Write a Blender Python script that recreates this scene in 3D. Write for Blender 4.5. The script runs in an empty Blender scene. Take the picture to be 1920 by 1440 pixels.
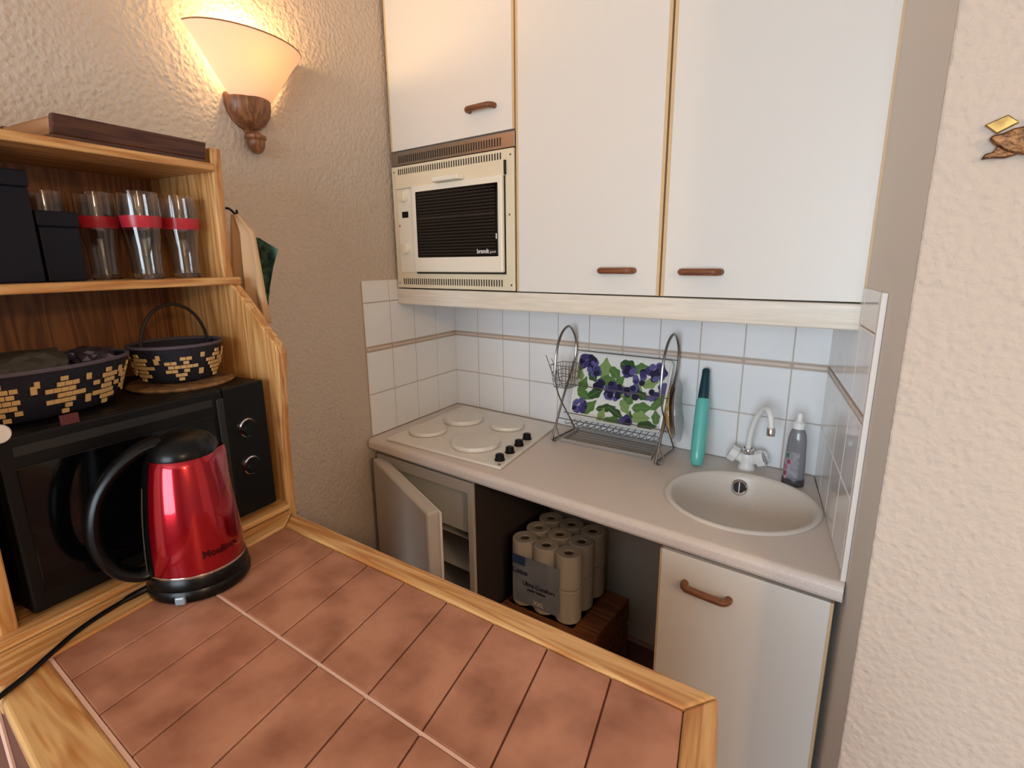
import bpy, bmesh, math, random
from mathutils import Vector, Matrix
random.seed(7)
sc = bpy.context.scene
COL = sc.collection
PI = math.pi

# ------------------------------------------------------------------ camera
CP = Vector((1.80148, -1.90410, 1.59937))
YAW, PIT, ROL, FPX = 0.651863, 0.2274623, -0.0098439, 993.42
CF = Vector((-math.sin(YAW)*math.cos(PIT), math.cos(YAW)*math.cos(PIT), -math.sin(PIT)))
_r = Vector((math.cos(YAW), math.sin(YAW), 0)); _u = _r.cross(CF)
CR = math.cos(ROL)*_r + math.sin(ROL)*_u
CU = -math.sin(ROL)*_r + math.cos(ROL)*_u
cam = bpy.data.cameras.new('camera'); camo = bpy.data.objects.new('camera', cam); COL.objects.link(camo)
cam.sensor_fit = 'HORIZONTAL'; cam.sensor_width = 36; cam.lens = FPX/1920*36; cam.clip_start = .02
M = Matrix((CR, CU, -CF)).transposed().to_4x4(); M.translation = CP
camo.matrix_world = M
sc.camera = camo

# ------------------------------------------------------------------ world, daylight, exposure
w = bpy.data.worlds.new('sky'); sc.world = w; w.use_nodes = True
bg = w.node_tree.nodes['Background']; bg.inputs[0].default_value = (.62, .78, 1, 1); bg.inputs[1].default_value = 1.6
sc.view_settings.view_transform = 'Standard'; sc.view_settings.look = 'None'
sc.view_settings.exposure = 0.05; sc.view_settings.gamma = 1.0; sc.view_settings.use_curve_mapping = False

def area(name, loc, target, sx, sy, power, col):
    l = bpy.data.lights.new(name, 'AREA'); l.shape = 'RECTANGLE'; l.size = sx; l.size_y = sy; l.energy = power; l.color = col
    o = bpy.data.objects.new(name, l); COL.objects.link(o); o.location = loc
    o.rotation_euler = (Vector(target)-Vector(loc)).to_track_quat('-Z', 'Y').to_euler()
    return o
# daylight entering through the balcony window behind the camera
area('window_daylight', (2.1, -4.93, 1.45), (2.1, 0, 1.45), 1.9, 1.8, 108, (.76, .89, 1))

# ------------------------------------------------------------------ pixel helpers (1920x1440 frame)
def ray(u, v): return CF + CR*((u-960)/FPX) - CU*((v-720)/FPX)
def pz(u, v, z):
    d = ray(u, v); return CP + d*((z-CP.z)/d.z)
def py(u, v, y):
    d = ray(u, v); return CP + d*((y-CP.y)/d.y)
def pplane(u, v, P, n):
    d = ray(u, v); return CP + d*((Vector(P)-CP).dot(n)/d.dot(n))

# ------------------------------------------------------------------ materials
def srgb(r, g, b):
    f = lambda c: (c/255)/12.92 if c/255 <= .04045 else ((c/255+.055)/1.055)**2.4
    return (f(r), f(g), f(b), 1)
MATS = {}
def mat(name, col, rough=.5, metal=0, bump=None, mottle=None, trans=0, coat=0, emit=None, ior=1.45, sss=0, spec=.5):
    """bump=(scale,strength,distance[,detail]); mottle=(scale,colour2,amount)"""
    if name in MATS: return MATS[name]
    m = bpy.data.materials.new(name); m.use_nodes = True; nt = m.node_tree; N = nt.nodes; L = nt.links
    b = N['Principled BSDF']
    b.inputs['Base Color'].default_value = col; b.inputs['Roughness'].default_value = rough
    b.inputs['Metallic'].default_value = metal; b.inputs['IOR'].default_value = ior
    b.inputs['Transmission Weight'].default_value = trans; b.inputs['Coat Weight'].default_value = coat
    b.inputs['Specular IOR Level'].default_value = spec
    tc = N.new('ShaderNodeTexCoord')
    if mottle:
        n = N.new('ShaderNodeTexNoise'); n.inputs['Scale'].default_value = mottle[0]; n.inputs['Detail'].default_value = 5
        L.new(tc.outputs['Object'], n.inputs['Vector'])
        r = N.new('ShaderNodeValToRGB'); r.color_ramp.elements[0].position = .35; r.color_ramp.elements[1].position = .7
        a = mottle[2]
        r.color_ramp.elements[0].color = col
        r.color_ramp.elements[1].color = tuple(col[i]*(1-a)+mottle[1][i]*a for i in range(4))
        L.new(n.outputs['Fac'], r.inputs['Fac']); L.new(r.outputs['Color'], b.inputs['Base Color'])
    if bump:
        n = N.new('ShaderNodeTexNoise'); n.inputs['Scale'].default_value = bump[0]; n.inputs['Detail'].default_value = bump[3] if len(bump) > 3 else 3
        L.new(tc.outputs['Object'], n.inputs['Vector'])
        bp = N.new('ShaderNodeBump'); bp.inputs['Strength'].default_value = bump[1]; bp.inputs['Distance'].default_value = bump[2]
        L.new(n.outputs['Fac'], bp.inputs['Height']); L.new(bp.outputs['Normal'], b.inputs['Normal'])
    if emit:
        b.inputs['Emission Color'].default_value = emit[0]; b.inputs['Emission Strength'].default_value = emit[1]
    MATS[name] = m
    return m
def wood(name, c1, c2, along, scale=9, rough=.45, ring=3.2, rot=0):
    """grain runs along object axis `along` (0,1,2)"""
    if name in MATS: return MATS[name]
    m = bpy.data.materials.new(name); m.use_nodes = True; nt = m.node_tree; N = nt.nodes; L = nt.links; b = N['Principled BSDF']
    tc = N.new('ShaderNodeTexCoord'); mp = N.new('ShaderNodeMapping')
    s = [scale]*3; s[along] = scale*.06
    mp.vector_type = 'TEXTURE'; mp.inputs['Scale'].default_value = [1/q for q in s]; mp.inputs['Rotation'].default_value = (0, 0, rot)
    n = N.new('ShaderNodeTexNoise'); n.inputs['Scale'].default_value = 1.6; n.inputs['Detail'].default_value = 3; n.inputs['Distortion'].default_value = .6
    mul = N.new('ShaderNodeMath'); mul.operation = 'MULTIPLY'; mul.inputs[1].default_value = ring*4
    fr = N.new('ShaderNodeMath'); fr.operation = 'PINGPONG'; fr.inputs[1].default_value = 1
    n2 = N.new('ShaderNodeTexNoise'); n2.inputs['Scale'].default_value = 14; n2.inputs['Detail'].default_value = 6
    r = N.new('ShaderNodeValToRGB'); r.color_ramp.elements[0].position = .15; r.color_ramp.elements[1].position = .95
    r.color_ramp.elements[0].color = c1; r.color_ramp.elements[1].color = c2
    mx = N.new('ShaderNodeMix'); mx.data_type = 'RGBA'; mx.blend_type = 'MULTIPLY'; mx.inputs['Factor'].default_value = .35
    L.new(tc.outputs['Object'], mp.inputs['Vector']); L.new(mp.outputs['Vector'], n.inputs['Vector']); L.new(mp.outputs['Vector'], n2.inputs['Vector'])
    L.new(n.outputs['Fac'], mul.inputs[0]); L.new(mul.outputs[0], fr.inputs[0]); L.new(fr.outputs[0], r.inputs['Fac'])
    L.new(r.outputs['Color'], mx.inputs['A']); L.new(n2.outputs['Fac'], mx.inputs['B']); L.new(mx.outputs['Result'], b.inputs['Base Color'])
    b.inputs['Roughness'].default_value = rough
    MATS[name] = m
    return m

STUCCO = None
def stucco(name, col, scale, strength, dist):
    m = bpy.data.materials.new(name); m.use_nodes = True; nt = m.node_tree; N = nt.nodes; L = nt.links; b = N['Principled BSDF']
    b.inputs['Base Color'].default_value = col; b.inputs['Roughness'].default_value = .9; b.inputs['Specular IOR Level'].default_value = .2
    tc = N.new('ShaderNodeTexCoord')
    n = N.new('ShaderNodeTexNoise'); n.inputs['Scale'].default_value = scale; n.inputs['Detail'].default_value = 3.0; n.inputs['Roughness'].default_value = .55; n.inputs['Distortion'].default_value = .4
    n2 = N.new('ShaderNodeTexVoronoi'); n2.feature = 'SMOOTH_F1'; n2.inputs['Scale'].default_value = scale*1.1
    ad = N.new('ShaderNodeMath'); ad.operation = 'SUBTRACT'
    bp = N.new('ShaderNodeBump'); bp.inputs['Strength'].default_value = strength; bp.inputs['Distance'].default_value = dist
    L.new(tc.outputs['Object'], n.inputs['Vector']); L.new(tc.outputs['Object'], n2.inputs['Vector'])
    L.new(n.outputs['Fac'], ad.inputs[0]); L.new(n2.outputs['Distance'], ad.inputs[1])
    L.new(ad.outputs[0], bp.inputs['Height']); L.new(bp.outputs['Normal'], b.inputs['Normal'])
    return m
m_stucco = stucco('stucco_plaster', srgb(202, 187, 172), 75, .55, .006)
m_plain = mat('smooth_plaster', srgb(228, 221, 212), .85, bump=(120, .12, .002))
m_far = mat('grey_room_paint', srgb(168, 168, 168), .9)
m_ceil = mat('ceiling_paint', srgb(235, 230, 222), .9)
m_tile = mat('white_glazed_tile', srgb(240, 240, 240), .13, coat=.3)
m_grout = mat('wall_grout', srgb(190, 172, 156), .9, bump=(200, .2, .001))
m_listel = mat('border_tile_glaze', srgb(216, 198, 184), .3)
m_edge = mat('tile_edge_strip', srgb(232, 222, 212), .4)
m_cab = mat('cabinet_laminate', srgb(228, 222, 212), .38, bump=(60, .05, .001))
m_cabin = mat('cabinet_carcass', srgb(205, 195, 180), .6)
m_band = mat('door_edge_band', srgb(214, 182, 138), .5)
m_pelmet = wood('pelmet_cream_wood', srgb(247, 237, 220), srgb(240, 225, 202), 0, 10, .4, 1.0)
m_handle = wood('handle_wood', srgb(150, 92, 56), srgb(112, 64, 38), 0, 40, .4)
m_work = mat('worktop_laminate', srgb(226, 213, 203), .42, mottle=(260, srgb(200, 186, 176), .5))
m_sink = mat('sink_resin', srgb(228, 219, 208), .3, mottle=(300, srgb(204, 193, 181), .4))
m_hob = mat('hob_enamel', srgb(234, 226, 214), .22, coat=.3)
m_cover = mat('burner_cover_enamel', srgb(230, 222, 210), .3, coat=.2)
m_black = mat('black_plastic', srgb(10, 9, 9), .45, spec=.3)
m_blackg = mat('black_gloss', srgb(5, 5, 6), .08, spec=.4)
m_dark = mat('dark_void', srgb(12, 10, 9), .9)
m_chrome = mat('chrome', srgb(225, 225, 228), .12, 1)
m_steel = mat('wire_steel', srgb(150, 146, 142), .28, 1)
m_brushed = mat('brushed_metal', srgb(168, 160, 150), .38, 1, bump=(180, .1, .001))
m_ovenc = mat('oven_cream_enamel', srgb(226, 212, 182), .35)
m_ovenl = mat('oven_light_enamel', srgb(236, 226, 206), .32)
m_white = mat('white_plastic', srgb(238, 236, 232), .3)
m_slot = mat('vent_slot_dark', srgb(46, 38, 30), .8)
PINE1, PINE2 = srgb(232, 182, 118), srgb(196, 130, 68)
m_pineX = wood('pine_grain_x', PINE1, PINE2, 0, 13, .42)
m_pineY = wood('pine_grain_y', PINE1, PINE2, 1, 13, .42)
m_pineZ = wood('pine_grain_z', PINE1, PINE2, 2, 13, .42)
m_darkwood = wood('dark_brown_wood', srgb(98, 58, 40), srgb(70, 38, 26), 1, 14, .35)
m_terra = mat('terracotta_tile', srgb(186, 130, 102), .42, mottle=(13, srgb(142, 88, 64), .9), bump=(60, .08, .001))
m_jdark = mat('dark_joint', srgb(98, 56, 40), .9)
m_jlight = mat('pale_pink_joint', srgb(226, 184, 162), .9)
m_fridge = mat('fridge_panel', srgb(196, 186, 174), .45)
m_liner = mat('fridge_liner', srgb(206, 202, 192), .45)

# ------------------------------------------------------------------ mesh builder
class MB:
    def __init__(s): s.v = []; s.f = []; s.m = []; s.mi = 0
    def add(s, vs, fs):
        k = len(s.v); s.v += [Vector(p) for p in vs]
        for f in fs: s.f.append([i+k for i in f]); s.m.append(s.mi)
        return s
    def box(s, x0, x1, y0, y1, z0, z1):
        return s.prism([(x0, y0), (x1, y0), (x1, y1), (x0, y1)], z0, z1)
    def prism(s, poly, z0, z1):
        """poly in xy (any order), extruded in z"""
        a = sum(poly[i-1][0]*poly[i][1]-poly[i][0]*poly[i-1][1] for i in range(len(poly)))
        if a < 0: poly = poly[::-1]
        n = len(poly)
        vs = [(p[0], p[1], z0) for p in poly]+[(p[0], p[1], z1) for p in poly]
        fs = [list(range(n))[::-1], list(range(n, 2*n))]+[[i, (i+1) % n, n+(i+1) % n, n+i] for i in range(n)]
        return s.add(vs, fs)
    def extr(s, pts, vec):
        """closed planar 3D loop extruded along vec"""
        n = len(pts); vec = Vector(vec); pts = [Vector(p) for p in pts]
        vs = pts+[p+vec for p in pts]
        fs = [list(range(n))[::-1], list(range(n, 2*n))]+[[i, (i+1) % n, n+(i+1) % n, n+i] for i in range(n)]
        return s.add(vs, fs)
    def lathe(s, prof, c=(0, 0, 0), seg=32, a0=0, a1=2*PI, sx=1, sy=1, rot=0, M=None):
        full = abs(a1-a0-2*PI) < 1e-6
        n = seg if full else seg+1; vs = []
        for r, z in prof:
            for i in range(n):
                a = a0+(a1-a0)*i/seg
                p = Vector((r*sx*math.cos(a), r*sy*math.sin(a), z))
                if rot: p = Matrix.Rotation(rot, 3, 'Z') @ p
                if M: p = M @ p
                vs.append(p+Vector(c))
        fs = []
        for j in range(len(prof)-1):
            for i in range(n if full else n-1):
                k = (i+1) % n
                fs.append([j*n+i, j*n+k, (j+1)*n+k, (j+1)*n+i])
        return s.add(vs, fs)
    def tube(s, pts, r, seg=8, closed=False, sq=None):
        pts = [Vector(p) for p in pts]; n = len(pts); rings = []
        rr = r if isinstance(r, (list, tuple)) else [r]*n
        up = None; vs = []
        for i in range(n):
            a = pts[i-1] if (i > 0 or closed) else pts[i]; b = pts[(i+1) % n] if (i < n-1 or closed) else pts[i]
            t = (b-a).normalized()
            if up is None:
                up = Vector((0, 0, 1)) if abs(t.z) < .9 else Vector((1, 0, 0))
            up = (up - t*up.dot(t)).normalized(); sd = t.cross(up)
            for k in range(seg):
                an = 2*PI*k/seg
                q = (sq or (1, 1))
                vs.append(pts[i]+up*(math.cos(an)*rr[i]*q[0])+sd*(math.sin(an)*rr[i]*q[1]))
        fs = []
        for i in range(n if closed else n-1):
            j = (i+1) % n
            for k in range(seg):
                l = (k+1) % seg
                fs.append([i*seg+k, i*seg+l, j*seg+l, j*seg+k])
        if not closed:
            fs.append(list(range(seg))[::-1]); fs.append([(n-1)*seg+k for k in range(seg)])
        return s.add(vs, fs)
    def mesh(s, name, mats, smooth=False, bevel=0, bseg=2):
        me = bpy.data.meshes.new(name); me.from_pydata([tuple(p) for p in s.v], [], s.f)
        if not isinstance(mats, (list, tuple)): mats = [mats]
        for m in mats: me.materials.append(m)
        for p, i in zip(me.polygons, s.m): p.material_index = min(i, len(mats)-1)
        bm = bmesh.new(); bm.from_mesh(me)
        bmesh.ops.recalc_face_normals(bm, faces=bm.faces)
        if bevel:
            es = [e for e in bm.edges if e.is_manifold and e.calc_face_angle(0) > .6]
            bmesh.ops.bevel(bm, geom=es, offset=bevel, segments=bseg, profile=.5, affect='EDGES', clamp_overlap=True)
        if smooth:
            for f in bm.faces: f.smooth = True
            for e in bm.edges:
                if e.is_manifold and e.calc_face_angle(0) > .7: e.smooth = False
        bm.to_mesh(me); bm.free()
        return me
    def build(s, name, mats, parent=None, smooth=False, bevel=0, bseg=2):
        return link(name, s.mesh(name, mats, smooth, bevel, bseg), parent)
def link(name, me, parent=None, loc=None, rz=None):
    o = bpy.data.objects.new(name, me); COL.objects.link(o)
    if parent: o.parent = parent
    if loc is not None: o.location = loc
    if rz is not None: o.rotation_euler = (0, 0, rz)
    return o
def tag(o, label, cat, group=None, kind=None):
    o['label'] = label; o['category'] = cat
    if group: o['group'] = group
    if kind: o['kind'] = kind
    return o
def thing(name, label, cat, loc=(0, 0, 0), rz=0, group=None):
    return tag(link(name, None, None, loc, rz), label, cat, group)
def struct(o, label=None, cat=None):
    o['kind'] = 'structure'
    if label: o['label'] = label
    if cat: o['category'] = cat
    return o
def text_mesh(s, size, m, depth=.0004, bold=0):
    c = bpy.data.curves.new('txt', 'FONT'); c.body = s; c.size = size; c.extrude = depth; c.align_x = 'CENTER'; c.align_y = 'CENTER'; c.offset = bold
    o = bpy.data.objects.new('txt', c); COL.objects.link(o)
    dg = bpy.context.evaluated_depsgraph_get(); me = bpy.data.meshes.new_from_object(o.evaluated_get(dg))
    bpy.data.objects.remove(o); me.materials.clear(); me.materials.append(m)
    return me
def smoothcurve(pts, n=8):
    """Catmull-Rom through pts"""
    pts = [Vector(p) for p in pts]; out = []
    for i in range(len(pts)-1):
        p0 = pts[max(i-1, 0)]; p1 = pts[i]; p2 = pts[i+1]; p3 = pts[min(i+2, len(pts)-1)]
        for k in range(n):
            t = k/n
            out.append(.5*((2*p1)+(p2-p0)*t+(2*p0-5*p1+4*p2-p3)*t*t+(3*p1-p0-3*p2+p3)*t**3))
    out.append(pts[-1]); return out

# ------------------------------------------------------------------ room shell
CT = .90                     # worktop height
W = 1.607                    # niche width at the back wall
SL, SR = .1247, .2332        # skew of the side walls per metre towards the viewer
def xl(y): return -SL*y
def xr(y): return W-SR*y
HC = 2.62
YR = -5.0                    # rear wall
floor = struct(MB().prism([(-.3, .3), (5.2, .3), (5.2, YR-.2), (-.3, YR-.2)], -.12, -.008).build('floor', m_jlight))
mt_floor = mat('floor_terracotta', srgb(132, 82, 64), .4, mottle=(7, srgb(104, 62, 48), .9))
me_ft = MB().box(0, .292, 0, .292, -.01, 0).mesh('floor_tile', mt_floor, bevel=.002, bseg=1)
for i in range(17):
    for j in range(17):
        x, y = .05+i*.3, -.02-(j+1)*.3
        if x < xl(y)+.01 or (x > 1.5 and y > -1.1): continue
        link('floor_tile', me_ft, floor, (x, y, 0))
struct(MB().prism([(-.3, .3), (5.2, .3), (5.2, YR-.2), (-.3, YR-.2)], HC, HC+.1).build('ceiling', m_ceil))
wl = struct(MB().prism([(0, 0), (xl(YR), YR), (xl(YR)-.3, YR), (-.25, .25), (0, .25)], 0, HC).build('wall_left', m_stucco))
wb = struct(MB().prism([(0.001, 0), (W, 0), (W, .2), (0.001, .2)], 0, HC).build('wall_back', m_plain))
YC = -.79
XC = xr(YC)
wr = struct(MB().prism([(W, 0), (W, .2), (W+.55, .2), (XC+.3, YC+.004), (XC, YC+.004)], 0, HC).build('wall_right', m_plain))
struct(MB().box(XC, 5.1, YC-.001, YC+.2, 0, HC).build('wall_front_right', m_stucco, bevel=.004))
struct(MB().box(5.0, 5.2, YR, YC, 0, HC).build('wall_far_right', m_far))
bm_ = MB()                   # rear wall with window opening x 1.1-3.1, z .5-2.35
bm_.box(.3, 1.1, YR-.2, YR, 0, HC).box(3.1, 5.1, YR-.2, YR, 0, HC).box(1.1, 3.1, YR-.2, YR, 0, .5).box(1.1, 3.1, YR-.2, YR, 2.35, HC)
struct(bm_.build('wall_rear', m_far))
wf = MB()
for x0, x1 in ((1.1, 1.17), (2.06, 2.14), (3.03, 3.1)): wf.box(x0, x1, YR-.12, YR-.05, .5, 2.35)
for z0, z1 in ((.5, .57), (2.28, 2.35)): wf.box(1.17, 3.03, YR-.12, YR-.05, z0, z1)
struct(wf.build('window_1', m_white))

# ------------------------------------------------------------------ wall tiles (0.15 pitch, 0.175 rows, a narrow border strip)
TW, TH, TT = .15, .175, .006
ROWS = [(CT, CT+TH), (CT+TH, CT+2*TH), (CT+2*TH+.02, CT+3*TH+.02)]
LZ = CT+2*TH
TOPZ = CT+.632
tcache = {}
def tile_mesh(wd, ht, th, m, g=.0016):
    k = (round(wd, 4), round(ht, 4), th, m.name)
    if k not in tcache:
        b = .0022
        x0, x1, z0, z1 = g, wd-g, g, ht-g
        vs = [(x0, 0, z0), (x1, 0, z0), (x1, 0, z1), (x0, 0, z1)] + [(x0, -th+b, z0), (x1, -th+b, z0), (x1, -th+b, z1), (x0, -th+b, z1)] + \
             [(x0+b, -th, z0+b), (x1-b, -th, z0+b), (x1-b, -th, z1-b), (x0+b, -th, z1-b)]
        fs = []
        for a in (0, 4):
            for i in range(4):
                j = (i+1) % 4; fs.append([a+i, a+j, a+4+j, a+4+i])
        fs.append([8, 9, 10, 11])
        tcache[k] = MB().add(vs, fs).mesh('tile', m)
    return tcache[k]
def tile_wall(wall, P0, ang, length, first, rows, grout_top, toprow=None, z0=CT):
    """tiles laid from P0 along direction ang (local x), faces towards local -y"""
    g = MB().box(0, length, -.003, 0.0, z0, grout_top).build('grout_bed', m_grout, wall); g.location = (P0[0], P0[1], 0); g.rotation_euler = (0, 0, ang)
    dx, dy = math.cos(ang), math.sin(ang)
    x = 0; ws = []
    if first: ws.append(first); x = first
    while x < length-.012:
        wd = min(TW, length-x); ws.append(wd); x += wd
    x = 0
    for i, wd in enumerate(ws):
        for (a, b) in rows:
            link('tile', tile_mesh(wd, b-a, TT, m_tile), wall, (P0[0]+dx*x, P0[1]+dy*x, a), ang)
        if toprow and toprow(i):
            link('tile', tile_mesh(wd, TOPZ-rows[-1][1], TT, m_tile), wall, (P0[0]+dx*x, P0[1]+dy*x, rows[-1][1]), ang)
        link('border_tile', tile_mesh(wd, .02, .0075, m_listel, .0042), wall, (P0[0]+dx*x, P0[1]+dy*x, LZ), ang)
        x += wd
tile_wall(wb, (0, 0), 0, W, 0, ROWS, CT+.56)
LL = .60*math.hypot(1, SL)
# left wall: local x runs from the front edge to the back corner
angL = math.atan2(1, -SL)
tile_wall(wl, (xl(-.60), -.60), angL, LL, 0, ROWS, TOPZ-.004, lambda i: i < 2)
RL = .615*math.hypot(1, SR)
angR = math.atan2(-1, SR)
tile_wall(wr, (W, 0), angR, RL, 0, ROWS, TOPZ-.004, lambda i: i >= 2)
# white edge strip closing the right-hand tiles
ex, ey = xr(-.615), -.615
nR = Vector((-1, -SR, 0)).normalized(); tR = Vector((SR, -1, 0)).normalized()
e0 = Vector((ex, ey, 0))
tr = MB().prism([(e0+nR*0)[:2], (e0+nR*.011)[:2], (e0+nR*.011+tR*.013)[:2], (e0+tR*.013)[:2]], CT-.002, TOPZ).build('trim_1', m_edge, bevel=.002)
struct(tr)

# ------------------------------------------------------------------ upper cabinets
YD = -.40                    # door faces
ZT = 2.60
ZB = CT+.595
XA, XB, XD, XE = .060, .676, 1.197, 1.708
def bar_handle(parent, P0, P1, out, r=.0096, standoff=.026):
    """wooden bow handle between two points on a face, bulging along `out`"""
    P0 = Vector(P0); P1 = Vector(P1); out = Vector(out).normalized()
    d = (P1-P0).normalized()
    pts = [P0, P0+out*standoff*.55+d*.001, P0+out*standoff*.92+d*.009, P0+out*standoff+d*.024, P1+out*standoff-d*.024, P1+out*standoff*.92-d*.009, P1+out*standoff*.55-d*.001, P1]
    return MB().tube(smoothcurve(pts, 4), r, 10).build('handle', m_handle, parent, smooth=True)
def upper_unit(x0, x1, z0, z1, zbody, name, label, hx0, hx1, hz, hz2=None):
    t = thing(name, label, 'cabinet', ((x0+x1)/2, 0, z0))
    cx = (x0+x1)/2
    def L(x): return x-cx
    th = .016
    c = MB()
    c.box(L(x0)+.001, L(x0)+th, YD+.024, -.004, zbody-z0, z1-z0).box(L(x1)-th, L(x1)-.001, YD+.024, -.004, zbody-z0, z1-z0)
    c.box(L(x0)+th, L(x1)-th, YD+.024, -.004, z1-z0-th, z1-z0).box(L(x0)+th, L(x1)-th, -.012, -.004, zbody-z0, z1-z0-th)
    c.box(L(x0)+th, L(x1)-th, YD+.024, -.012, -0.0, th)
    c.build('carcass', m_cabin, t)
    g = .003
    d = MB().box(L(x0)+g+.009, L(x1)-g-.009, YD, YD+.02, .002, z1-z0-.002).build('door', m_cab, t, bevel=.0015)
    for xx in ((L(x0)+g, L(x0)+g+.009), (L(x1)-g-.009, L(x1)-g)):
        MB().box(xx[0], xx[1], YD+.0008, YD+.02, .002, z1-z0-.002).build('edge_band', m_band, d)
    h2 = hz if hz2 is None else hz2
    bar_handle(d, (L(hx0), YD, hz-z0), (L(hx1), YD, h2-z0), (0, -1, 0))
    return t
upper_unit(XA, XB, CT+1.122, ZT, CT+1.12, 'wall_cabinet', 'short cream wall cabinet directly above the built-in oven', .482, .592, CT+1.206)
upper_unit(XB, XD, ZB, ZT, ZB, 'wall_cabinet', 'tall cream wall cabinet in the middle, right beside the oven', 1.008, 1.114, CT+.669)
upper_unit(XD, XE, ZB, ZT, ZB, 'wall_cabinet', 'tall cream wall cabinet at the right end, above the sink', 1.261, 1.366, CT+.666)
# pelmet board running below all the upper units
MB().box(XA-.006, XE+.004, YD-.004, YD+.02, CT+.53, ZB-.002).box(XA-.006, XE+.004, YD+.02, -.012, ZB-.018, ZB-.002).build('pelmet', m_pelmet, bevel=.004)
tag(bpy.data.objects['pelmet'], 'long cream pelmet board running below the wall cabinets and oven', 'pelmet')

# ------------------------------------------------------------------ built-in oven
OX0, OX1, OZ0, OZ1 = XA+.004, XB-.003, ZB+.003, CT+1.066
ov = thing('built_in_oven', 'cream built-in mini oven with black glass door between pelmet and cabinet', 'oven', ((OX0+OX1)/2, YD, OZ0))
OW, OH = OX1-OX0, OZ1-OZ0
def ox(x): return x-(OX0+OX1)/2
def oz(z): return CT+z-OZ0
b = MB().box(ox(OX0)+.02, ox(OX1)-.02, .006, .34, .01, OH-.01); b.build('body', m_cabin, ov)
FY = -.004
MB().box(ox(OX0), ox(OX1), FY, .006, 0, OH).build('front_frame', m_ovenc, ov, bevel=.002)
def slots(zc, h, x0, x1, n, ysurf):
    s_ = MB()
    for i in range(n):
        x = x0+(x1-x0)*(i+.5)/n; wd = (x1-x0)/n*.45
        s_.box(x-wd/2, x+wd/2, ysurf-.0006, ysurf+.001, zc-h/2, zc+h/2)
    return s_
o = slots(OH-.022, .024, ox(OX0)+.035, ox(OX1)-.05, 44, FY).build('vent_slots', m_slot, ov); o['kind'] = 'stuff'
o = slots(.026, .024, ox(OX0)+.035, ox(OX1)-.05, 44, FY).build('vent_slots', m_slot, ov); o['kind'] = 'stuff'
# upper light band with pull handle
bd = MB().box(ox(.093), ox(.637), FY-.010, FY, oz(.981), oz(1.033)).build('top_band', m_ovenc, ov, bevel=.003)
MB().box(ox(.093), ox(.185), FY-.003, FY, oz(.66), oz(.98)).build('control_panel', m_ovenl, ov, bevel=.002)
dr = MB().box(ox(.190), ox(.634), FY-.018, FY-.002, oz(.662), oz(.984))
dr = dr.build('door', m_ovenl, ov, bevel=.004)
MB().box(ox(.1865), ox(.6375), FY-.0025, FY, oz(.655), oz(.9865)).build('door_gap', m_slot, ov)
MB().box(ox(.637), ox(.642), FY-.0095, FY, oz(.985), oz(1.03)).build('band_shadow_gap', m_slot, ov)
GX0, GX1, GZ0, GZ1 = .212, .618, .716, .962
MB().box(ox(GX0), ox(GX1), FY-.0195, FY-.012, oz(GZ0), oz(GZ1)).build('glass', m_blackg, dr, bevel=.006)
m_gl = mat('glass_line', srgb(46, 40, 36), .3)
gl = MB()
for i in range(21):
    z = GZ0+.012+(GZ1-GZ0-.024)*i/20
    gl.box(ox(GX0)+.01, ox(GX1)-.012, FY-.0200, FY-.0193, oz(z)-.0016, oz(z)+.0016)
gl.box(ox(GX0)+.01, ox(GX1)-.012, FY-.0202, FY-.0193, oz(.858), oz(.866))
gl.build('glass_print', m_gl, dr)
m_print = mat('pale_print', srgb(210, 205, 198), .5)
te = text_mesh('brandt', .021, m_print, bold=.0006); o = link('lettering', te, dr, (ox(.548), FY-.0203, oz(.735))); o.rotation_euler = (PI/2, 0, 0)
te = text_mesh('grand', .012, m_print); o = link('lettering', te, dr, (ox(.594), FY-.0203, oz(.733))); o.rotation_euler = (PI/2, 0, 0)
MB().box(ox(.608), ox(.613), FY-.0206, FY-.0195, oz(.776), oz(.794)).build('catch_mark', m_print, dr)
MB().prism([(ox(.325), -.045), (ox(.455), -.045), (ox(.46), FY-.01), (ox(.32), FY-.01)], oz(.985), oz(1.003)).build('pull_handle', m_ovenl, dr, bevel=.004)
for z in (.952, .754):
    k = MB().lathe([(0, .014), (.018, .014), (.021, .011), (.023, 0)], seg=28, M=Matrix.Rotation(PI/2, 3, 'X')).build('knob', m_ovenl, ov, smooth=True)
    k.location = (ox(.134), FY-.003, oz(z))
    MB().box(-.0045, .0045, -.024, -.012, -.019, .019).build('grip', m_ovenc, k, bevel=.002)
MB().box(ox(.118), ox(.152), FY-.005, FY-.002, oz(.872), oz(.895)).build('timer_display', m_black, ov)
MB().lathe([(0, .002), (.003, .002), (.0035, 0)], seg=12, M=Matrix.Rotation(PI/2, 3, 'X')).build('pilot_light', mat('pilot_red', srgb(190, 60, 30), .3), ov).location = (ox(.10), FY-.004, oz(.842))
for x, z in ((OX0+.014, OZ0+.02), (OX1-.014, OZ0+.02), (OX0+.014, OZ1-.02), (OX1-.014, OZ1-.02), (OX1-.02, CT+.855)):
    o = MB().lathe([(0, .002), (.003, .0016), (.004, 0)], seg=10, M=Matrix.Rotation(PI/2, 3, 'X')).build('screw', m_steel, ov); o.location = (ox(x), FY, z-OZ0)
# metal ventilation strip between oven and the cabinet above
vz0, vz1 = OZ1+.004, CT+1.118
vt = thing('ventilation_grille', 'brushed metal ventilation strip with slots above the built-in oven', 'grille', ((OX0+OX1)/2, YD, vz0))
MB().box(ox(OX0), ox(OX1), .002, .02, 0, vz1-vz0).build('plate', m_brushed, vt, bevel=.001)
o = slots((vz1-vz0)*.45, .026, ox(OX0)+.035, ox(OX1)-.055, 44, .002).build('vent_slots', m_slot, vt); o['kind'] = 'stuff'

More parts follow.
